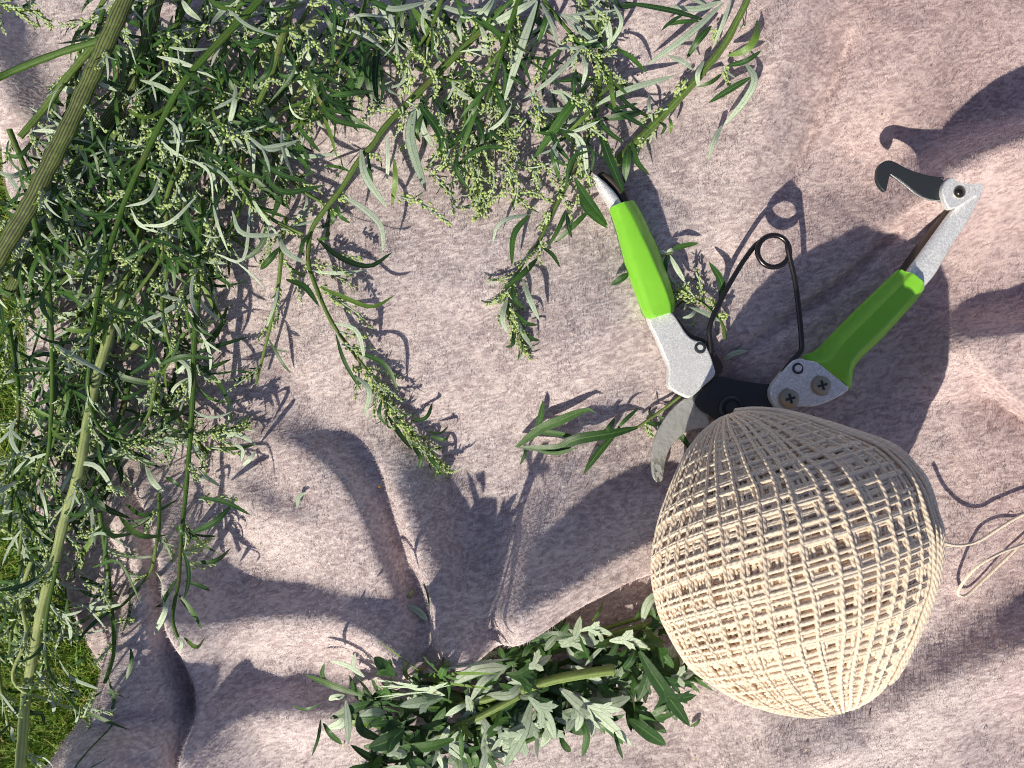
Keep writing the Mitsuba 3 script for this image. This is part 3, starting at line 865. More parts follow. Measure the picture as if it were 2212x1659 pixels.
add_stem('slender straight stem hanging from the node of the thickest stem', [(72, 462, 52), (84, 520, 50), (99, 572, 48), (110, 687, 44), (113, 851, 38), (110, 904, 36), (105, 971, 34), (89, 1052, 30), (96, 1090, 28)], 1.9, 1.0, seed=5, leaves=0.8, spikes=0.6)
add_stem('straight green stem clear of the tangle, its drooping tip over the deep fold', [(440, 430, 30), (425, 566, 30), (427, 647, 30), (419, 755, 30), (417, 851, 28), (409, 971, 26), (400, 1079, 24), (392, 1159, 22), (386, 1256, 18), (379, 1290, 14), (373, 1340, 10), (385, 1380, 8)], 2.4, 1.1, seed=6, leaves=0.65, spikes=0.55)
add_stem('long twice kinked stem ending in a big flower spike on open blanket', [(1085, 18, 14), (1077, 27, 14), (970, 134, 16), (916, 188, 18), (836, 269, 20), (806, 312, 22), (777, 344, 22), (739, 405, 20), (707, 446, 18), (674, 494, 16), (666, 539, 14), (669, 580, 14), (699, 660, 12), (728, 714, 10), (768, 768, 9), (809, 823, 8), (849, 891, 7), (889, 936, 6), (930, 977, 5), (967, 1017, 4)], 2.6, 0.8, seed=7, panicle=0.24, leaves=0.35, spikes=0.45, bias=(0.5, -0.2, 0))
add_stem('hairy green stem curving into a hook beside the bent stem', [(640, -30, 34), (634, 0, 34), (618, 54, 34), (586, 161, 34), (560, 220, 34), (535, 300, 32), (522, 363, 30), (538, 430, 28), (590, 475, 24), (655, 505, 20)], 2.3, 1.2, seed=8, leaves=0.5, spikes=0.5)
add_stem('pale yellow green stem lying low among shaded leaves', [(760, 40, 16), (744, 78, 16), (691, 150, 15), (631, 215, 14), (560, 290, 12)], 2.0, 1.8, seed=9, skin='pale_stem_skin', leaves=0.3, spikes=0.3)
add_stem('short thick yellow stem piece with a reddish joint', [(690, 38, 24), (653, 62, 24), (600, 95, 22), (540, 150, 20), (480, 215, 18)], 2.6, 2.8, seed=10, skin='pale_stem_skin', leaves=0.2, spikes=0.2)
add_stem('bright green leafy stem running from the top edge to the grip end', [(1640, -50, 12), (1615, 0, 12), (1590, 50, 12), (1561, 102, 12), (1494, 183, 11), (1426, 255, 10), (1386, 296, 9), (1324, 357, 8)], 1.9, 3.4, seed=11, leaves=0.25, spikes=0.1, bias=(0.1, -0.2, 0))
add_stem('flowering stem passing the grip end, its tip resting on open blanket', [(1252, -40, 12), (1260, 0, 12), (1292, 70, 12), (1297, 151, 12), (1289, 242, 12), (1265, 309, 12), (1233, 371, 11), (1206, 435, 10), (1184, 478, 9), (1163, 526, 8), (1125, 577, 7), (1096, 633, 6), (1096, 674, 6), (1117, 714, 5), (1136, 763, 4)], 2.0, 0.8, seed=12, panicle=0.20, leaves=0.3, spikes=0.3)
add_stem('flower laden stem slanting at the top edge above a dark leafy stem', [(1160, -40, 22), (1176, 0, 22), (1206, 40, 20), (1249, 89, 18), (1292, 134, 16), (1335, 193, 13)], 1.6, 0.9, seed=13, panicle=0.5, leaves=0.2, spikes=0.2)
add_stem('light green flower branch curled like a hook below the top edge', [(1120, 60, 22), (1083, 107, 20), (1051, 148, 18), (997, 175, 16), (957, 167, 16), (924, 140, 16), (924, 90, 18), (960, 30, 20)], 1.3, 1.0, seed=14, leaves=0.2, spikes=0.9, size=0.6)
add_stem('slim hanging flower branch beside the bud covered one', [(1018, 177, 14), (1005, 242, 12), (1013, 322, 10), (1032, 403, 8), (1036, 470, 6)], 1.2, 0.7, seed=15, panicle=0.5, leaves=0.2, spikes=0.4)
add_stem('bud covered flower branch hanging from the curled hook branch', [(1058, 125, 14), (1066, 190, 12), (1080, 250, 10), (1078, 325, 8)], 1.2, 0.7, seed=16, panicle=0.75, leaves=0.2, spikes=0.3)
add_stem('pale thick stem lying over the grass along the image edge', [(270, 600, 26), (204, 837, 26), (172, 1011, 26), (140, 1119, 28), (118, 1213, 30), (91, 1312, 30), (67, 1441, 30), (56, 1509, 30), (43, 1659, 30), (30, 1720, 30)], 3.2, 3.3, seed=17, skin='pale_stem_skin', leaves=0.55, spikes=0.6, bias=(0.3, -0.3, 0))
add_stem('thin green stem ending beside the big rolled fold of the blanket', [(215, 1106, 22), (231, 1213, 18), (239, 1294, 14), (244, 1347, 12), (245, 1415, 12), (226, 1476, 14)], 1.6, 1.2, seed=18, leaves=0.6, spikes=0.6)
add_stem('thin curved green stem over the grass beside the rolled fold', [(124, 1215, 34), (102, 1320, 34), (97, 1401, 34), (108, 1455, 34), (148, 1509, 34), (190, 1560, 32)], 1.5, 0.9, seed=19, leaves=0.3, spikes=0.6)
add_stem('pale looping thin stem over the grass', [(67, 1213, 30), (45, 1290, 30), (57, 1374, 32), (27, 1455, 34), (48, 1492, 32), (100, 1510, 30), (150, 1530, 28)], 1.4, 0.9, seed=20, skin='pale_stem_skin', leaves=0.3, spikes=0.6)
add_stem('drooping leafy stem in the shade of the deep blanket crease', [(344, 1065, 12), (344, 1133, 10), (336, 1186, 8), (322, 1240, 8), (268, 1304, 8), (239, 1318, 8)], 1.3, 0.9, seed=21, leaves=0.7, spikes=0.7)
add_stem('dark leafy stem hanging at the rim of the tangle', [(618, 470, 16), (610, 520, 16), (604, 593, 15), (594, 660, 14), (575, 741, 12), (553, 830, 8)], 1.7, 0.9, seed=22, leaves=0.8, spikes=0.6)
add_stem('bright green stem crossing behind the long arching stem', [(384, 234, 30), (320, 258, 30), (269, 277, 30), (199, 323, 30), (118, 384, 28)], 2.0, 1.8, seed=23, leaves=0.3, spikes=0.2)
add_stem('pale green stem with hanging leaves behind the thickest stem', [(230, 60, 34), (210, 89, 34), (145, 167, 34), (94, 237, 34), (43, 296, 32)], 2.4, 2.2, seed=24, leaves=0.8, spikes=0.6)
add_stem('short pale stem piece with a cut end low between two long stems', [(312, 722, 12), (288, 750, 12), (263, 776, 12)], 2.4, 2.5, seed=25, skin='pale_stem_skin', leaves=0.0, spikes=0.0)
# ---- the rest of the tangle
FILL = [[(420, -20), (330, 150), (250, 330), (200, 520)], [(480, -20), (400, 140), (340, 300), (310, 470), (290, 640)], [(530, -20), (480, 120), (430, 260), (400, 420), (390, 560)],
        [(690, -20), (620, 100), (560, 220), (500, 340), (470, 420)], [(800, -20), (760, 80), (700, 190), (620, 300)], [(880, -20), (850, 60), (790, 150), (730, 240)], [(960, -20), (930, 60), (870, 140)], [(1130, -20), (1100, 60), (1070, 160), (1050, 220)],
        [(330, 420), (250, 560), (160, 700), (90, 830)], [(250, 440), (180, 560), (100, 640), (20, 720)], [(200, 640), (120, 760), (60, 900), (20, 1050)], [(304, 485), (290, 593), (271, 652), (255, 740)], [(357, 485), (350, 607), (333, 668), (320, 790)],
        [(150, 850), (100, 960), (60, 1090), (40, 1200)], [(280, 800), (260, 900), (200, 1010), (150, 1120)], [(20, 700), (40, 850), (30, 1000), (20, 1150)], [(60, 1150), (30, 1300), (20, 1420)], [(470, 430), (440, 560), (425, 640)],
        [(600, 30), (540, 160), (470, 300), (420, 400)], [(20, 280), (60, 380), (90, 480), (130, 600)], [(300, 100), (260, 200), (180, 330), (110, 450)], [(240, -20), (190, 60), (150, 200), (140, 330)], [(560, 250), (590, 330), (640, 400), (700, 440)], [(330, 850), (380, 900), (450, 980)], [(480, 150), (420, 250), (350, 330), (300, 420)]]
frng = np.random.default_rng(5)
for i, q in enumerate(FILL):
    u0 = frng.uniform(6, 30)
    add_stem(TANGLE, [(x, y, u0 + frng.uniform(-3, 3)) for x, y in q], frng.uniform(1.2, 2.4), 1.0, TG, seed=40 + i, leaves=0.95, spikes=0.6, step=0.0105, pale=0.3)
DENSE = Polygon([(225, -30), (760, -30), (740, 180), (600, 330), (500, 470), (440, 620), (415, 900), (330, 1000), (240, 1130), (150, 1350), (90, 1560), (-40, 1620), (-40, 330), (50, 300), (200, 110)])
from shapely.geometry import Point
for i in range(24):
    while True:
        x, y = frng.uniform(-20, 700), frng.uniform(-30, 1250) ** 1.0
        a = frng.normal(1.95, 0.28)
        ln = frng.uniform(220, 380)
        q = [(x + ln * s * math.cos(a + 0.5 * s * frng.normal(0, 0.4)), y + ln * s * math.sin(a)) for s in (0, 0.33, 0.66, 1)]
        if DENSE.contains(Point(x, y)) and DENSE.contains(Point(q[-1])) and (y < 700 or frng.random() < 0.5): break
    u0 = frng.uniform(10, 46) if y < 600 else frng.uniform(8, 28)
    add_stem(TANGLE, [(x, y, u0 + frng.uniform(-3, 3)) for x, y in q], frng.uniform(1.1, 2.0), 0.9, TG, seed=120 + i, leaves=0.95, spikes=0.55, step=0.0105, pale=0.3)
# ---- loose sprigs
add_stem('flower sprig tip poking in at the top corner over bare blanket', [(-30, -6, 40), (0, 8, 40), (40, 22, 38), (86, 24, 36)], 1.0, 0.6, seed=80, panicle=0.85, leaves=0.2, spikes=0.2, name='mugwort_sprig')


def near_stem(p):
    return min(STEMS, key=lambda s: np.min(np.linalg.norm(s[1] - p, axis=1)))


lrng = np.random.default_rng(77)


def hand_leaf(pts, width, face, lobes=0, lift=None, owner=None, base=None, teeth=False, arch=0.006, name='leaf'):
    """a leaf seen in the photo: points from base to tip and its width in photo units; face p = pale underside up, d = dark upper side up"""
    a = np.array(pts, float)
    if base is None:
        p0 = over(a[:1, 0], a[:1, 1], 0.012)[0]
        key, sp_, _ = near_stem(p0)
        i = np.argmin(np.linalg.norm(sp_[:, :2] - p0[:2], axis=1))
        b0 = np.clip(sp_[i, 2] - bzv(sp_[i:i + 1])[0], 0.004, 0.06) + 0.003
    else:
        key, b0 = owner, base
    key = owner or key
    tip = lrng.uniform(0.35, 0.8) * b0 + 0.002 if lift is None else lift
    s = np.linspace(0, 1, len(a))
    up = b0 + (tip - b0) * s + arch * np.sin(np.pi * s)
    if len(a) == 2:
        d = a[1] - a[0]
        mid = (a[0] + a[1]) / 2 + np.array([-d[1], d[0]]) * lrng.uniform(-0.08, 0.08)
        a = np.array([a[0], mid, a[1]]); up = np.array([up[0], up.mean() + arch, up[-1]])
    p = keep_up(spline(over(a[:, 0], a[:, 1], up), 12))
    nrm = unit([lrng.normal(0, 0.25), lrng.normal(0, 0.25), 1]) * (-1 if face == 'p' else 1)
    m = leaf_mesh(p, nrm, width * (CAM_H - 0.02) / FOC * 0.95, lrng, lobes, twist=lrng.normal(0, 0.25), teeth=teeth)
    return part(key, name, m, 'mugwort_leaf', True) if key else m


def leaves(cv, *rows):
    for pts, w, face, *rest in rows:
        hand_leaf(cv(*pts), w / 3.724, face, *rest)


leaves(c3, (((1800, 20), (1500, 290), (1170, 530)), 85, 'p', 0), (((1780, 10), (1580, 70), (1360, 45)), 75, 'p', 1), (((1660, 165), (1350, 80), (970, 15)), 70, 'd', 1), (((1600, 170), (1320, 205)), 50, 'd'),
       (((1860, 0), (1790, 200), (1710, 395)), 60, 'p'), (((1700, 210), (1590, 330), (1500, 475)), 75, 'd'), (((1830, 450), (1980, 400), (2060, 290), (2070, 150)), 85, 'd'), (((1830, 530), (1980, 490), (2105, 405)), 60, 'd'),
       (((1970, 500), (2050, 640), (1960, 820), (1790, 1020)), 80, 'p'), (((2020, 620), (1850, 720), (1675, 830)), 75, 'd'), (((1785, 1010), (1720, 1150), (1675, 1295)), 70, 'p'), (((1400, 610), (1000, 730), (725, 875)), 70, 'p'),
       (((650, 395), (420, 630), (180, 800)), 70, 'p'), (((300, 10), (170, 380), (25, 850)), 90, 'p'), (((290, 0), (150, 80), (-10, 180)), 80, 'p'), (((760, 0), (870, 210), (880, 430)), 85, 'p'), (((700, 690), (520, 920), (260, 1300)), 105, 'd'),
       (((560, 1290), (450, 1150), (400, 930)), 65, 'd'), (((800, 1040), (870, 1250), (1010, 1590)), 110, 'd'), (((1060, 1140), (1100, 1300), (1205, 1410)), 75, 'd'), (((1030, 1180), (1020, 1300), (1000, 1480)), 90, 'd'), (((730, 890), (860, 1050), (1000, 1150)), 60, 'd'),
       (((1150, 900), (1000, 930), (800, 960)), 85, 'd'), (((600, 1430), (690, 1580), (870, 1820)), 90, 'd'), (((0, 430), (110, 600), (245, 725)), 75, 'd'), (((0, 340), (160, 480), (260, 690)), 50, 'd'), (((1550, 560), (1480, 500), (1340, 440)), 60, 'p'),
       (((1590, 700), (1700, 660), (1790, 590)), 45, 'd'), (((1640, 490), (1590, 600), (1605, 725)), 60, 'p'), (((1230, 980), (1200, 860), (1205, 740)), 45, 'p'), (((1280, 980), (1330, 1020), (1290, 1090)), 40, 'd'), (((1360, 940), (1380, 1010), (1370, 1075)), 35, 'd'),
       (((800, 370), (700, 290), (560, 180)), 55, 'p'), (((660, 440), (690, 560), (655, 705)), 55, 'p'), (((450, 390), (540, 385), (620, 370)), 40, 'p'), (((780, 640), (600, 640), (430, 660)), 50, 'd'), (((330, 20), (420, 200), (465, 380)), 60, 'p'), (((390, 90), (350, 220), (310, 350)), 60, 'd'))
leaves(c7, (((240, 215), (110, 380), (95, 640)), 75, 'd'), (((530, 180), (470, 330), (370, 500)), 65, 'd'), (((730, 170), (600, 300), (430, 455)), 60, 'd'), (((300, 570), (180, 700), (20, 820)), 85, 'd'), (((185, 740), (240, 900), (320, 1075)), 65, 'p'),
       (((540, 200), (550, 310), (580, 410)), 45, 'd'), (((340, 480), (420, 540), (490, 650)), 55, 'd'), (((60, 880), (20, 1050), (65, 1180)), 60, 'p'), (((100, 780), (120, 900), (200, 980)), 55, 'd'), (((120, 1000), (210, 1090), (310, 1105)), 45, 'd'), (((130, 1050), (190, 1180), (270, 1300)), 60, 'p'),
       (((190, 1170), (270, 1220), (320, 1230)), 40, 'd'), (((100, 1160), (110, 1260), (40, 1285)), 35, 'd'), (((250, 215), (60, 250), (-30, 330), (-60, 470)), 50, 'p'), (((640, 60), (700, 180), (870, 330)), 80, 'd'))
leaves(c2, (((1000, 0), (1150, 70), (1440, 10)), 80, 'p'), (((1400, 0), (1700, 100), (1990, 195)), 70, 'p'), (((1720, 110), (1980, 260), (2212, 590)), 70, 'd'), (((2230, 0), (2080, 120), (1900, 210)), 90, 'p'), (((660, 0), (720, 200), (820, 375)), 110, 'd', 1),
       (((760, 20), (1000, 180), (1160, 380)), 75, 'd'), (((990, 330), (800, 480), (600, 590)), 110, 'd'), (((960, 400), (900, 560), (850, 760)), 115, 'd'), (((970, 410), (950, 620), (1000, 850)), 85, 'd'), (((1030, 400), (1010, 660), (1050, 935)), 85, 'd'), (((1060, 380), (1160, 480), (1240, 590)), 75, 'd'),
       (((870, 560), (750, 760), (510, 890)), 100, 'd'), (((180, 330), (330, 560), (530, 790)), 80, 'p'), (((1330, 850), (1290, 1120), (1420, 1550)), 115, 'p'), (((1360, 830), (1530, 1080), (1530, 1260)), 100, 'd'), (((1350, 860), (1390, 1030), (1480, 1190)), 75, 'p'), (((890, 1200), (930, 1420), (1110, 1680)), 85, 'p'),
       (((1160, 1280), (1170, 1450), (1140, 1659)), 65, 'd'), (((1850, 700), (1790, 960), (1650, 1310)), 55, 'd'), (((2010, 440), (2090, 590), (2212, 690)), 75, 'd'), (((110, 830), (220, 1020), (400, 1190)), 75, 'p'), (((390, 280), (450, 430), (540, 590)), 80, 'p'), (((330, 400), (310, 600), (340, 780)), 60, 'p'),
       (((1110, 60), (1140, 250), (1100, 450)), 80, 'p'), (((1290, 100), (1330, 350), (1340, 500)), 85, 'd'), (((1300, 60), (1400, 200), (1450, 310)), 80, 'd'), (((960, 0), (1080, 60), (1190, 120)), 70, 'd'), (((160, 10), (190, 150), (130, 310)), 70, 'p'), (((1850, 200), (1890, 320), (1870, 460)), 65, 'p'), (((1960, 0), (1900, 100), (1880, 210)), 60, 'p'),
       (((1700, 330), (1680, 200), (1730, 90)), 60, 'p'), (((1500, 780), (1560, 900), (1640, 870)), 60, 'd'), (((1790, 650), (1820, 900), (1700, 1130)), 45, 'd'), (((1100, 1090), (1110, 1300), (1100, 1470)), 50, 'p'), (((1400, 880), (1340, 1050), (1370, 1150)), 55, 'd'), (((1780, 900), (1870, 1090), (1830, 1250)), 50, 'd'))
leaves(c6, (((0, 60), (80, 200), (230, 390)), 60, 'p'), (((230, 390), (290, 520), (450, 610)), 65, 'p'), (((540, 410), (720, 560), (960, 635), (1150, 515)), 80, 'd'), (((560, 800), (750, 880), (980, 960), (1175, 860)), 50, 'd'), (((290, 740), (440, 800), (560, 960)), 70, 'd'), (((240, 480), (150, 590), (80, 660)), 75, 'd'),
       (((740, 60), (940, 190), (1060, 330), (1070, 550)), 70, 'p'), (((680, 1090), (860, 1160), (930, 1420)), 55, 'p'), (((860, 1320), (1090, 1430), (1200, 1659)), 55, 'd'), (((690, 1180), (760, 1400), (900, 1640)), 45, 'd'), (((700, 130), (730, 230), (810, 290)), 45, 'd'), (((480, 370), (410, 480), (440, 560)), 40, 'd'), (((540, 420), (620, 400), (625, 310)), 45, 'd'))
leaves(c10, (((840, 0), (960, 130), (910, 350)), 60, 'p'), (((1110, 330), (1200, 470), (1310, 610)), 60, 'd'), (((1300, 370), (1420, 340), (1470, 215)), 45, 'd'), (((1420, 450), (1530, 470), (1600, 405)), 35, 'd'), (((1450, 490), (1560, 520), (1615, 470)), 40, 'd'), (((1060, 200), (1040, 320), (1100, 410)), 50, 'd'), (((1300, 560), (1370, 660), (1360, 755)), 50, 'd'), (((1420, 640), (1500, 730), (1570, 820)), 45, 'd'))
leaves(c5, (((820, 840), (960, 970), (1200, 1110), (1400, 1310)), 85, 'p'), (((930, 950), (1060, 960), (1220, 935)), 50, 'p'), (((920, 960), (960, 1060), (940, 1190)), 60, 'p'), (((1030, 280), (1230, 430), (1390, 425)), 50, 'd'), (((1100, 330), (1400, 350), (1700, 310)), 45, 'd'), (((1390, 470), (1580, 570), (1830, 615)), 75, 'p'), (((880, 390), (820, 310), (760, 215)), 50, 'd'),
       (((350, 280), (560, 310), (770, 280)), 65, 'd'), (((30, 760), (200, 930), (330, 1140)), 80, 'd'), (((400, 800), (520, 765)), 60, 'p'), (((430, 1060), (540, 1020), (640, 1030)), 65, 'p'), (((440, 1290), (560, 1350), (690, 1390)), 60, 'p'), (((690, 1100), (740, 1220), (860, 1285)), 45, 'd'), (((740, 1400), (1000, 1530), (1410, 1610)), 70, 'd'), (((990, 0), (1000, 110), (1020, 210)), 60, 'p'), (((1290, 480), (1360, 530), (1420, 610)), 50, 'p'), (((1200, 740), (1200, 850), (1180, 900)), 45, 'p'))
leaves(c9, (((800, 450), (1000, 600), (1300, 750)), 85, 'd'), (((1200, 520), (1480, 540), (1650, 670)), 75, 'p'), (((1240, 450), (1380, 350), (1520, 240)), 70, 'd'), (((670, 900), (830, 1060), (1050, 1155)), 80, 'd'), (((960, 1140), (1120, 1290), (1340, 1290)), 60, 'd'), (((1170, 730), (1230, 860), (1330, 960)), 70, 'p'), (((1330, 820), (1400, 860), (1480, 920)), 45, 'd'),
       (((1540, 1270), (1730, 1180), (1870, 1040)), 75, 'd'), (((1560, 1510), (1740, 1490), (1860, 1390)), 55, 'd'), (((1490, 1290), (1440, 1250), (1400, 1200)), 50, 'd'), (((1600, 980), (1830, 1030), (2020, 1130)), 50, 'd'), (((950, 390), (1200, 310), (1490, 290)), 55, 'd'), (((1700, 510), (1900, 480), (2060, 560)), 60, 'p'), (((1880, 560), (1950, 600), (1940, 700)), 45, 'p'), (((2060, 610), (2010, 680), (1950, 735)), 50, 'p'), (((1540, 820), (1650, 820), (1780, 900)), 50, 'p'))
leaves(c13, (((1360, 280), (1320, 420), (1240, 590)), 65, 'p'), (((1440, 270), (1560, 420), (1630, 550)), 70, 'd'), (((1490, 160), (1600, 190), (1690, 235)), 45, 'd'), (((1430, 610), (1460, 660), (1440, 720)), 50, 'p'), (((310, 240), (290, 320), (330, 400)), 50, 'p'), (((870, 400), (930, 520), (930, 690)), 65, 'd'), (((640, 230), (760, 280), (860, 290)), 40, 'd'), (((1480, 610), (1580, 690), (1650, 610)), 40, 'd'),
       (((260, 520), (200, 560), (110, 575)), 45, 'p'), (((260, 540), (280, 580), (335, 600)), 50, 'p'), (((1050, 700), (1060, 800), (1015, 950)), 55, 'd'), (((1250, 80), (1300, 180), (1300, 300)), 55, 'p'), (((580, 500), (660, 480), (740, 430)), 45, 'd'), (((600, 830), (660, 790), (700, 715)), 50, 'd'), (((640, 1180), (630, 1250), (600, 1290)), 50, 'p'), (((380, 1110), (430, 1150), (430, 1230)), 40, 'p'), (((290, 880), (340, 940), (320, 1010)), 50, 'p'))
leaves(c1, (((1680, 0), (1850, 190), (1990, 380)), 110, 'p'), (((1460, 0), (1520, 90), (1620, 170)), 75, 'p'), (((1850, 90), (1960, 100), (2080, 50)), 75, 'p'), (((1140, 160), (1320, 230), (1520, 275)), 65, 'p'), (((1240, 300), (1350, 400), (1490, 540)), 70, 'd'), (((1200, 250), (1230, 500), (1390, 780)), 75, 'd'), (((1450, 780), (1550, 870), (1680, 980)), 60, 'p'), (((1700, 1090), (1780, 1190), (1910, 1250)), 85, 'p'),
       (((430, 670), (560, 730), (670, 750)), 75, 'p'), (((440, 680), (450, 800), (520, 860)), 60, 'd'), (((820, 300), (900, 450), (1140, 520)), 45, 'd'), (((470, 1200), (620, 1350), (830, 1480)), 75, 'p'), (((740, 1340), (860, 1400), (980, 1480)), 85, 'p'), (((1530, 880), (1490, 1000), (1530, 1120)), 80, 'p'), (((1450, 1180), (1620, 1270), (1730, 1390)), 60, 'p'), (((610, 430), (650, 580), (600, 700)), 60, 'p'), (((1100, 60), (1150, 210), (1300, 280)), 70, 'd'), (((1440, 170), (1620, 200), (1790, 180)), 60, 'd'),
       (((900, 1240), (980, 1290), (1080, 1330)), 50, 'd'), (((1170, 1340), (1330, 1390), (1500, 1390)), 60, 'd'), (((400, 1470), (600, 1560), (820, 1560)), 70, 'd'), (((780, 60), (800, 160), (860, 230)), 60, 'p'), (((1700, 0), (1760, 60), (1700, 120)), 70, 'p'))

# leaves and spikes that fill the heap
for i in range(430):
    while True:
        x, y = lrng.uniform(-20, 760), lrng.uniform(-30, 1560)
        if DENSE.contains(Point(x, y)) and lrng.random() < (1.0 if y < 560 else 0.45): break
    a, ln = lrng.normal(0.75, 0.75), lrng.uniform(70, 150)
    c_, s_ = math.cos(a), math.sin(a)
    b_ = lrng.normal(0, 0.45)
    u0 = lrng.uniform(0.006, 0.05) if y < 560 else lrng.uniform(0.004, 0.03)
    pts = [(x, y), (x + ln * 0.45 * c_, y + ln * 0.45 * s_), (x + ln * math.cos(a + b_), y + ln * math.sin(a + b_))]
    key = near_stem(over(np.array([x]), np.array([y]), u0)[0])[0]
    hand_leaf(pts, lrng.uniform(9, 16), 'p' if lrng.random() < 0.26 else 'd', int(lrng.choice([0, 0, 0, 1, 2])), max(0.003, u0 - lrng.uniform(-0.004, 0.014)), key, u0)

# the small top-lying flower spikes that the photo shows well
srng = np.random.default_rng(31)


def spikes(cv, *rows):
    for pts, fat in rows:
        a = np.array(cv(*pts), float)
        p0 = over(a[:1, 0], a[:1, 1], 0.012)[0]
        key, sp_, _ = near_stem(p0)
        i = np.argmin(np.linalg.norm(sp_[:, :2] - p0[:2], axis=1))
        b0 = max(0.005, sp_[i, 2] - bzv(sp_[i:i + 1])[0]) + 0.003
        add_spike(key, spline(over(a[:, 0], a[:, 1], np.linspace(b0, 0.6 * b0 + 0.002, len(a))), 14), srng, fat, 0.9)


spikes(c3, (((600, 280), (560, 300), (510, 345)), 1.2), (((800, 550), (750, 640), (690, 725)), 1.4), (((760, 1000), (690, 1120), (610, 1270)), 1.5), (((570, 1420), (520, 1480), (470, 1560)), 1.3), (((730, 930), (690, 980), (650, 1025)), 1.2), (((1510, 640), (1450, 720), (1400, 795)), 1.4), (((1350, 870), (1250, 910), (1120, 990)), 1.3),
       (((1800, 530), (1820, 600), (1845, 685)), 1.1), (((1740, 220), (1720, 330)), 1.1), (((210, 960), (110, 1100), (30, 1280)), 1.5), (((1150, 1110), (1100, 1220)), 1.2), (((20, 830), (50, 1000), (60, 1200)), 1.4), (((660, 1570), (600, 1640)), 1.2))
spikes(c2, (((1430, 380), (1420, 480), (1450, 580)), 1.6), (((1900, 280), (1930, 360), (1940, 450)), 1.5), (((1950, 500), (1980, 720), (2010, 900), (2000, 1200)), 1.5), (((1540, 1000), (1610, 1070), (1700, 1140)), 1.5), (((1570, 240), (1530, 190), (1490, 170)), 1.2), (((1400, 850), (1430, 910), (1455, 985)), 1.3), (((1300, 600), (1260, 700), (1215, 790)), 1.3), (((2150, 1010), (2120, 1100), (2080, 1200)), 1.4), (((1860, 1130), (1900, 1260), (1970, 1400)), 1.3),
       (((260, 830), (370, 880), (490, 900)), 1.2), (((380, 490), (520, 590), (670, 690)), 1.2), (((130, 1300), (260, 1370), (400, 1420)), 1.3), (((980, 1230), (1050, 1290)), 1.2), (((1460, 1380), (1560, 1480), (1650, 1620)), 1.4))
spikes(c6, (((250, 330), (330, 350), (410, 400)), 1.2), (((740, 560), (820, 560), (905, 580)), 1.1), (((500, 620), (630, 640), (775, 690)), 1.4), (((580, 800), (660, 880)), 1.2), (((650, 870), (760, 940), (860, 1010), (970, 1130)), 1.3), (((720, 1160), (850, 1190), (970, 1190)), 1.2), (((740, 1260), (870, 1290), (1000, 1290)), 1.2), (((830, 1440), (890, 1490)), 1.2), (((1190, 70), (1380, 130), (1500, 210), (1610, 300)), 1.5), (((1870, -20), (1840, 130), (1800, 290)), 1.6), (((740, 60), (790, 130)), 1.3))
spikes(c7, (((60, 20), (170, 110), (275, 190)), 1.5), (((390, 200), (360, 270), (330, 345)), 1.4), (((330, 430), (320, 520), (325, 600)), 1.3), (((80, 930), (110, 1050), (150, 1150)), 1.4))
spikes(c9, (((440, 230), (520, 250), (620, 290)), 1.2), (((560, 50), (640, 60)), 1.2), (((870, 420), (980, 540), (1110, 590)), 1.4), (((740, 560), (860, 590)), 1.2), (((1660, 580), (1800, 600), (1960, 650)), 1.3), (((1600, 1000), (1760, 990), (1900, 1000)), 1.3), (((1480, 1450), (1560, 1410), (1620, 1400)), 1.2), (((1500, 1520), (1640, 1530), (1750, 1510)), 1.3), (((1580, 1370), (1700, 1330)), 1.2))

for i in range(110):
    while True:
        x, y = srng.uniform(-20, 720), srng.uniform(0, 1560)
        if DENSE.contains(Point(x, y)): break
    a, ln = srng.normal(0.6, 0.7), srng.uniform(35, 80)
    u0 = srng.uniform(0.012, 0.05) if y < 560 else srng.uniform(0.008, 0.034)
    key = near_stem(over(np.array([x]), np.array([y]), u0)[0])[0]
    q = np.array([(x, y), (x + ln * 0.5 * math.cos(a), y + ln * 0.5 * math.sin(a)), (x + ln * math.cos(a + 0.4), y + ln * math.sin(a + 0.4))])
    add_spike(key, spline(over(q[:, 0], q[:, 1], np.array([u0, u0, u0 - 0.004])), 12), srng, 1.15, 1.2)

TOP = Polygon([(760, -30), (1330, -30), (1330, 180), (1260, 400), (1120, 470), (980, 470), (860, 300), (780, 200)])
for i in range(64):
    while True:
        x, y = srng.uniform(760, 1330), srng.uniform(-20, 420)
        if TOP.contains(Point(x, y)): break
    a, ln = srng.normal(1.35, 0.5), srng.uniform(45, 95)
    u0 = srng.uniform(0.008, 0.024)
    key = near_stem(over(np.array([x]), np.array([y]), u0)[0])[0]
    q = np.array([(x, y), (x + ln * 0.5 * math.cos(a), y + ln * 0.5 * math.sin(a)), (x + ln * math.cos(a + 0.3), y + ln * math.sin(a + 0.3))])
    add_spike(key, spline(over(q[:, 0], q[:, 1], np.array([u0, u0, u0 * 0.6])), 12), srng, 1.2, 1.1)
for i in range(80):
    while True:
        x, y = lrng.uniform(760, 1330), lrng.uniform(-30, 330)
        if TOP.contains(Point(x, y)): break
    a, ln = lrng.normal(1.3, 0.8), lrng.uniform(60, 140)
    u0 = lrng.uniform(0.005, 0.022)
    key = near_stem(over(np.array([x]), np.array([y]), u0)[0])[0]
    b_ = lrng.normal(0, 0.4)
    hand_leaf([(x, y), (x + ln * 0.45 * math.cos(a), y + ln * 0.45 * math.sin(a)), (x + ln * math.cos(a + b_), y + ln * math.sin(a + b_))], lrng.uniform(9, 17), 'p' if lrng.random() < 0.3 else 'd', int(lrng.choice([0, 0, 1, 2])), u0 * 0.6, key, u0)

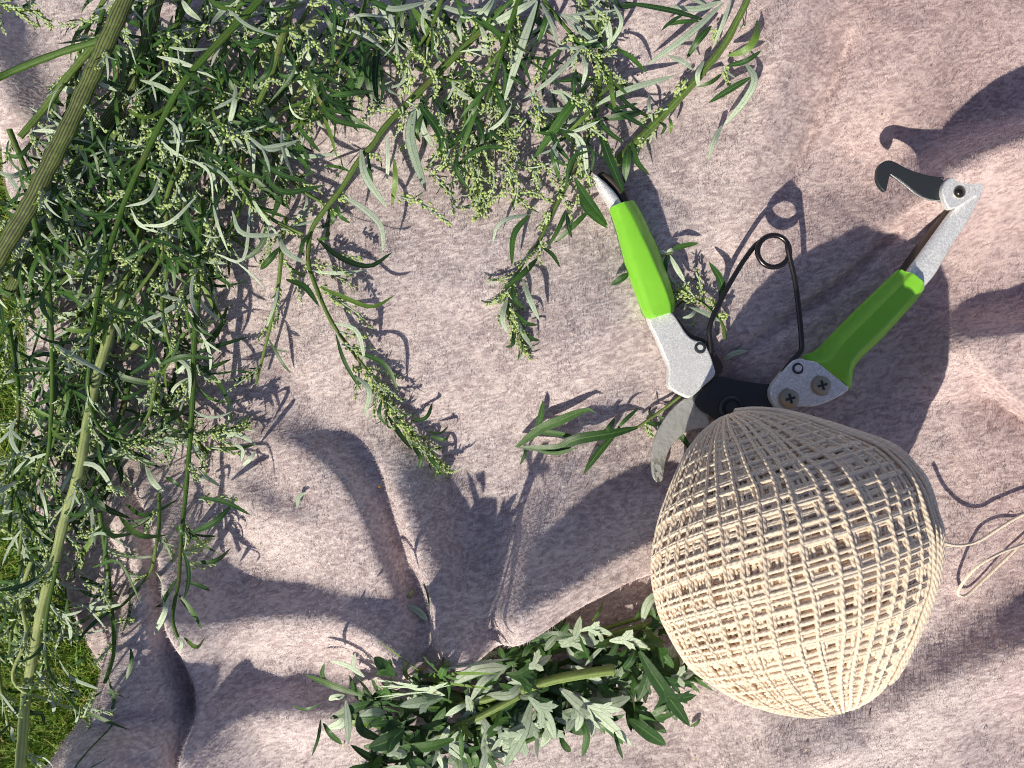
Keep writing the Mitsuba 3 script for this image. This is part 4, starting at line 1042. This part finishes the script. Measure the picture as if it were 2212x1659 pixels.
# ---- a broken sprig left of the blade
q = add_stem('broken leafy sprig with a dark cut tip beside the curved blade', [*[(x, y, u) for (x, y), u in zip(c11((1450, 170), (1350, 250), (1250, 320), (1110, 420)), (8, 8, 8, 7))]], 1.1, 1.0, seed=81, leaves=0, spikes=0, name='mugwort_sprig')
for pts, w, f, lo in ((((1110, 420), (900, 470), (600, 520), (470, 590), (120, 580)), 120, 'd', 1), (((130, 580), (330, 430), (450, 380), (690, 280), (775, 305)), 110, 'd', 2), (((1270, 330), (1400, 420), (1560, 630)), 75, 'd', 0), (((940, 440), (1000, 370), (1120, 260)), 45, 'd', 0), (((830, 460), (880, 420), (925, 350)), 55, 'd', 0),
                      (((200, 580), (200, 640), (160, 725)), 40, 'd', 0), (((600, 590), (440, 630), (220, 590)), 50, 'd', 0), (((1180, 380), (1250, 400), (1300, 380)), 55, 'd', 0), (((1230, 330), (1200, 300), (1215, 255)), 35, 'd', 0)):
    hand_leaf(c11(*pts), w / 3.724, f, lo, 0.008, q, 0.008, arch=0.003)
add_spike(q, spline(over(*np.array(c11((1200, 370), (1190, 420), (1215, 490))).T, 0.006), 10), srng, 1.1)
# ---- sprigs under the tool
q = add_stem('small flowering sprig tip lying under the spring wire', [(x, y, 7) for x, y in c7((1810, 1220), (1790, 1100), (1700, 990), (1560, 880), (1390, 835))], 1.3, 0.7, seed=82, leaves=0, spikes=0, panicle=0.45, name='mugwort_sprig')
for pts, w, f in ((((1770, 920), (1780, 760), (1680, 595)), 80, 'd'), (((1780, 1080), (1650, 1010), (1520, 960)), 60, 'p'), (((1590, 960), (1540, 1030), (1460, 1050)), 50, 'p'), (((1500, 940), (1480, 990)), 40, 'p'), (((1560, 1120), (1540, 1050)), 35, 'd')):
    hand_leaf(c7(*pts), w / 3.724, f, 0, 0.012, q, 0.007, arch=0.003)
for pts in (((1760, 1040), (1810, 1020), (1840, 1030)), ((1720, 960), (1690, 890))):
    add_spike(q, spline(over(*np.array(c7(*pts)).T, 0.009), 8), srng, 1.5)
q = add_stem('tiny leaf sprig tucked behind the sunlit green grip', [(x, y, 6) for x, y in c7((1030, 700), (1200, 600), (1330, 540), (1385, 520))], 0.9, 0.7, seed=83, leaves=0, spikes=0, name='mugwort_sprig')
for pts, w, f in ((((1360, 505), (1470, 470), (1600, 447)), 60, 'd'), (((1040, 690), (980, 730), (893, 787)), 75, 'd'), (((1360, 540), (1420, 650), (1495, 770)), 60, 'p'), (((1350, 530), (1290, 520), (1270, 560)), 50, 'p'), (((1350, 530), (1330, 640), (1340, 720)), 55, 'd'), (((1340, 520), (1380, 500), (1400, 515)), 40, 'p')):
    hand_leaf(c7(*pts), w / 3.724, f, 0, 0.006, q, 0.006, arch=0.002)


def loose(name, label, cat, pts, w, face, up=0.003, arch=0.002, bsdf=None):
    key = tag(numbered(name), label, cat)
    a = np.array(pts, float)
    p = keep_up(spline(over(a[:, 0], a[:, 1], up + arch * np.sin(np.pi * np.linspace(0, 1, len(a)))), 10))
    put(key, leaf_mesh(p, np.array([0.1, 0, -1.0 if face == 'p' else 1.0]), w * CAM_H / FOC, lrng, 0, 0.1), bsdf or 'mugwort_leaf', True)


loose('leaf', 'loose two tone leaf beside the rivet of the tool', 'leaf', c7((1790, 1400), (1870, 1340), (2000, 1310)), 17, 'p')
loose('leaf_scrap', 'tiny pale leaf scrap alone on the blanket between two shaded folds', 'leaf scrap', [(642, 1097), (645, 1075), (663, 1062)], 11, 'p')
loose('leaf_scrap', 'broad triangular pale leaf scrap in the shade of a fold', 'leaf scrap', [(924, 1340), (905, 1322), (878, 1306)], 22, 'p')
loose('leaf_scrap', 'thin green grass like leaf scrap standing above the triangular scrap', 'leaf scrap', [(928, 1320), (925, 1290), (914, 1254)], 5, 'd')
loose('leaf_scrap', 'thin dark leaf scrap on the rolled fold', 'leaf scrap', [(245, 1559), (285, 1557), (320, 1560)], 6, 'd')
loose('leaf_scrap', 'small dark leaf scrap lying apart from the tip of the tied bundle', 'leaf scrap', [(1492, 1570), (1505, 1562), (1513, 1551)], 12, 'd')
key = tag(numbered('flower_bud'), 'tiny dropped flower bud with a short stalk near the triangular scrap', 'flower bud')
pb = over(np.array([885.0, 889, 893, 896]), np.array([1285.0, 1280, 1275, 1268]), 0.003)
put(key, bud_mesh(pb[:3], np.array([[0.5, 0.6, 0.2]] * 3), np.array([0.0014, 0.0012, 0.0007])), 'mugwort_bud', True)
scene['dry_crumb'] = {'type': 'twosided', 'b': {'type': 'diffuse', 'reflectance': rgb(0.45, 0.26, 0.09)}}
scene['pale_husk'] = {'type': 'twosided', 'b': {'type': 'diffuse', 'reflectance': rgb(0.60, 0.55, 0.30)}}
scene['dark_crumb'] = {'type': 'twosided', 'b': {'type': 'diffuse', 'reflectance': rgb(0.035, 0.022, 0.015)}}
loose('plant_crumb', 'orange dry crumb on the lit crest of a fold', 'crumb', [(816, 1056), (819, 1052), (823, 1047)], 8, 'd', bsdf='dry_crumb')
loose('plant_crumb', 'dark brown crumb below the yarn ball', 'crumb', [(1880, 1549), (1879, 1538), (1882, 1526)], 4, 'd', bsdf='dark_crumb')
loose('plant_crumb', 'dark brown crumb on open blanket at the lower corner', 'crumb', [(2125, 1592), (2130, 1588), (2134, 1584)], 5, 'd', bsdf='dark_crumb')
loose('plant_crumb', 'yellow seed husk in shade beside the shaded green grip', 'crumb', [(2104, 686), (2108, 682), (2112, 677)], 6, 'd', bsdf='dry_crumb')
loose('plant_crumb', 'dark stalk crumb beside the loose yarn end', 'crumb', [(2174, 1126), (2183, 1122), (2193, 1120)], 3, 'd', bsdf='dark_crumb')

hrng = np.random.default_rng(8)
for x, y in ((1990, 690), (2166, 640), (1560, 1010), (1742, 1620), (2060, 990), (2120, 1230), (1330, 905), (1470, 612), (740, 1610), (1040, 1185), (1905, 250), (1500, 1640), (560, 1180), (1235, 720)):
    a = hrng.uniform(0, 6.28); ln = hrng.uniform(2.5, 5)
    key = tag(numbered('seed_husk'), 'tiny pale seed husk caught in the nap of the blanket', 'seed husk', 'seed husks scattered over the blanket')
    q = over(np.array([x - ln * math.cos(a), x, x + ln * math.cos(a)]), np.array([y - ln * math.sin(a), y, y + ln * math.sin(a)]), np.array([0.002, 0.0026, 0.002]))
    put(key, leaf_mesh(spline(q, 6), np.array([0, 0, 1.0]), 0.0013, hrng, 0, 0.0), 'pale_husk', True)

# ------------------------------------------------------------------ the tied bundle
K = tag('mugwort_bundle', 'bundle of lobed mugwort leaves and cut stems lying below the lit fold', 'herb bundle')
for i, (pts, r0, cutend) in enumerate((([(1325, 1447, 34), (1260, 1456, 34), (1190, 1470, 32), (1090, 1500, 26), (960, 1530, 20)], 3.2, 1), ([(782, 1508, 26), (862, 1519, 26), (960, 1525, 24), (1060, 1520, 20)], 1.6, 0), ([(1120, 1503, 30), (1080, 1525, 30), (1010, 1560, 26), (930, 1590, 20)], 2.4, 1), ([(1117, 1532, 24), (1060, 1560, 24), (1023, 1578, 22), (960, 1610, 18)], 2.0, 0),
                                       ([(1470, 1330, 14), (1380, 1355, 16), (1250, 1390, 16), (1100, 1440, 14), (960, 1480, 10)], 2.2, 0), ([(1480, 1350, 10), (1380, 1380, 12), (1250, 1420, 12), (1100, 1480, 10)], 2.0, 0), ([(1450, 1420, 14), (1330, 1440, 14), (1180, 1500, 12), (1000, 1570, 10)], 2.0, 0), ([(1420, 1470, 16), (1340, 1490, 16), (1230, 1520, 14), (1050, 1600, 10)], 2.0, 1),
                                       ([(1480, 1310, 8), (1400, 1330, 10), (1300, 1360, 10), (1180, 1400, 8)], 1.6, 0), ([(1300, 1530, 12), (1180, 1580, 12), (1060, 1640, 10), (980, 1700, 8)], 2.2, 0))):
    a = np.array(pts, float)
    p = spline(over(a[:, 0], a[:, 1], a[:, 2] / 1000), 40)
    key = part(K, 'stem', tube(p, np.linspace(r0, r0 * 0.8, 40) / 1000, 10, uid(), ridge=0.04), 'mugwort_stem_skin', True)
    if cutend:
        t = unit(p[0] - p[1])
        part(key, 'cut_end', lathe_at(p[0] + t * 0.0002, [(r0 * 0.00092, 0), (r0 * 0.0005, 0.0003), (0, 0.0003)], t, 14), 'cut_pith', 30)
lrng = np.random.default_rng(99)
for cv, rows in ((c15, ((((480, 1020), (640, 1160), (820, 1345)), 110, 'p', 0), (((500, 1030), (760, 1210), (1070, 1490)), 150, 'p', 2), (((1120, 720), (1280, 980), (1530, 1330)), 150, 'd', 4), (((230, 1090), (370, 1240), (450, 1440)), 110, 'p', 2), (((250, 1130), (180, 1380), (30, 1659)), 120, 'p', 4), (((880, 640), (1040, 640), (1210, 700)), 110, 'p', 2), (((590, 590), (420, 600), (210, 660)), 110, 'd', 1),
                        (((640, 560), (760, 540), (920, 600)), 80, 'p', 2), (((200, 860), (310, 820), (420, 750)), 90, 'p', 2), (((50, 900), (200, 940), (350, 1030)), 110, 'd', 3), (((1090, 700), (1050, 800), (980, 880)), 90, 'd', 0), (((860, 960), (980, 940), (1090, 850)), 90, 'd', 2), (((640, 1240), (700, 1400), (660, 1570)), 80, 'd', 0), (((1040, 1270), (1180, 1370), (1335, 1480)), 140, 'd', 0), (((1120, 1230), (1230, 1300), (1340, 1380)), 90, 'd', 2),
                        (((480, 1400), (520, 1480), (570, 1530)), 70, 'd', 0), (((920, 1370), (950, 1480), (990, 1590)), 40, 'd', 0), (((1350, 930), (1460, 930), (1570, 890)), 80, 'p', 2), (((1110, 1200), (1280, 1250), (1440, 1210)), 90, 'd', 1), (((1080, 470), (1110, 420), (1135, 345)), 60, 'd', 0), (((740, 480), (800, 400), (835, 310)), 55, 'd', 0), (((1240, 700), (1330, 770), (1395, 860)), 120, 'd', 2), (((640, 600), (680, 700), (740, 820)), 70, 'd', 0), (((600, 1100), (640, 1250), (610, 1370)), 100, 'p', 2), (((340, 1230), (400, 1350), (330, 1500)), 110, 'p', 2))),
                 (c14, ((((1560, 1080), (1250, 1000), (980, 950)), 150, 'p', 4), (((1550, 1090), (1380, 1130), (1190, 1160)), 110, 'p', 2), (((900, 1080), (650, 990), (440, 910)), 90, 'd', 0), (((1000, 1130), (830, 1180), (645, 1265)), 100, 'd', 0), (((770, 1120), (790, 1290), (790, 1475)), 70, 'p', 0), (((870, 1230), (900, 1360), (1060, 1430)), 90, 'd', 1), (((1160, 920), (1080, 850), (1000, 765)), 110, 'd', 2), (((1260, 950), (1250, 880), (1235, 790)), 70, 'd', 0),
                        (((1530, 940), (1560, 870), (1605, 790)), 80, 'd', 2), (((1560, 930), (1600, 1020), (1600, 1120)), 60, 'd', 2), (((2060, 850), (1830, 870), (1590, 1000)), 140, 'p', 0), (((2020, 880), (1880, 960), (1770, 1130)), 90, 'p', 0), (((560, 1150), (440, 1190), (330, 1150)), 40, 'd', 0), (((570, 1270), (550, 1420), (497, 1565)), 45, 'd', 0), (((590, 1300), (650, 1390), (740, 1470)), 60, 'd', 0), (((1240, 1350), (1120, 1440), (950, 1500)), 150, 'd', 1), (((1740, 1150), (1660, 1190), (1565, 1260)), 80, 'p', 0),
                        (((2212, 1350), (2150, 1400), (2040, 1510)), 110, 'p', 2), (((1640, 1430), (1420, 1490), (1200, 1490)), 100, 'd', 0), (((1500, 1480), (1510, 1560), (1550, 1670)), 80, 'p', 1), (((920, 930), (800, 850), (640, 800)), 70, 'p', 1), (((610, 960), (580, 900), (600, 815)), 50, 'd', 0), (((2000, 1330), (2020, 1420), (1990, 1530)), 70, 'p', 1), (((1300, 1520), (1280, 1600), (1290, 1680)), 90, 'd', 2), (((1100, 1560), (1180, 1530), (1270, 1540)), 80, 'p', 2), (((880, 1240), (1000, 1210), (1100, 1230)), 90, 'p', 0), (((950, 1320), (1080, 1300), (1230, 1310)), 70, 'd', 0),
                        (((640, 1120), (690, 1090), (780, 1090)), 80, 'p', 1), (((1880, 1440), (1940, 1560), (2050, 1640)), 60, 'd', 0), (((1680, 1330), (1700, 1430), (1700, 1600)), 60, 'd', 0)))):
    for pts, w, f, lo in rows:
        hand_leaf(cv(*pts), w / 3.724 * 1.05, f, lo, lrng.uniform(0.022, 0.036), K, lrng.uniform(0.028, 0.040), teeth=lo > 1, arch=0.005)
for i in range(190):
    s = lrng.uniform(0, 1)
    x, y = 770 + 660 * s + lrng.normal(0, 20), 1570 - 190 * s + lrng.uniform(-45, 125)
    a = lrng.uniform(0, 2 * math.pi)
    ln = lrng.uniform(60, 120)
    hand_leaf([(x, y), (x + ln * 0.5 * math.cos(a), y + ln * 0.5 * math.sin(a)), (x + ln * math.cos(a + 0.3), y + ln * math.sin(a + 0.3) * 0.8)], lrng.uniform(22, 36), 'p' if lrng.random() < 0.28 else 'd', int(lrng.choice([0, 2, 3, 4])), lrng.uniform(0.006, 0.028), K, lrng.uniform(0.008, 0.030), teeth=False)

# ------------------------------------------------------------------ the lawn
def grass_col(p, n, uv):
    r = cell_rand(dr.floor(uv.x), 2.0)
    c = mix((0.085, 0.20, 0.016), (0.25, 0.37, 0.05), r)
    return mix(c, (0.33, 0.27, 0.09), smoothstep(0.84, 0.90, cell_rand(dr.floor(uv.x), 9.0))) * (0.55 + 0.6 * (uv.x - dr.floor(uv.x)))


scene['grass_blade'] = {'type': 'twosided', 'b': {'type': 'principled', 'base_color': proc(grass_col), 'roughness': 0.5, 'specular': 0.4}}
gr = np.random.default_rng(3)
n = 46000
gyp = gr.uniform(-150, 1900, n)
gxp = np.interp(gyp, EDGE[:, 0], EDGE[:, 1]) + 30 - 420 * gr.random(n) ** 1.5
base = np.stack([(gxp - 1106) * k, -(gyp - 829.5) * k, np.full(n, GROUND_Z)], -1)
hgt, az, lean = gr.uniform(0.022, 0.044, n), gr.uniform(0, 2 * np.pi, n), gr.uniform(0.1, 1.0, n)
dirv = np.stack([np.cos(az), np.sin(az), np.zeros(n)], -1)
sidev = np.stack([-np.sin(az), np.cos(az), np.zeros(n)], -1) * (gr.uniform(0.0009, 0.0018, n) / 2)[:, None]
rows = []
for s in (0, 0.4, 0.75, 1.0):
    c = base + dirv * (hgt * lean * s * s)[:, None] + np.array([0, 0, 1.0]) * (hgt * (s - 0.35 * lean * s * s))[:, None]
    w = (1 - 0.9 * s ** 2)
    rows += [c - sidev * w, c + sidev * w]
gv = np.stack(rows, 1).reshape(-1, 3)
o = (np.arange(n) * 8)[:, None, None]
q = np.array([[0, 1, 3], [0, 3, 2], [2, 3, 5], [2, 5, 4], [4, 5, 7], [4, 7, 6]])
u = np.arange(n)[:, None] % 4000 + np.repeat([0, 0.4, 0.75, 0.97], 2)[None]
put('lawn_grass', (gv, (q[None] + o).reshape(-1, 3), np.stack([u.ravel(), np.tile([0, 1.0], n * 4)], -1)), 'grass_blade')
tag('lawn_grass', 'bright green lawn grass beyond the left edge of the blanket', 'grass', kind='stuff')
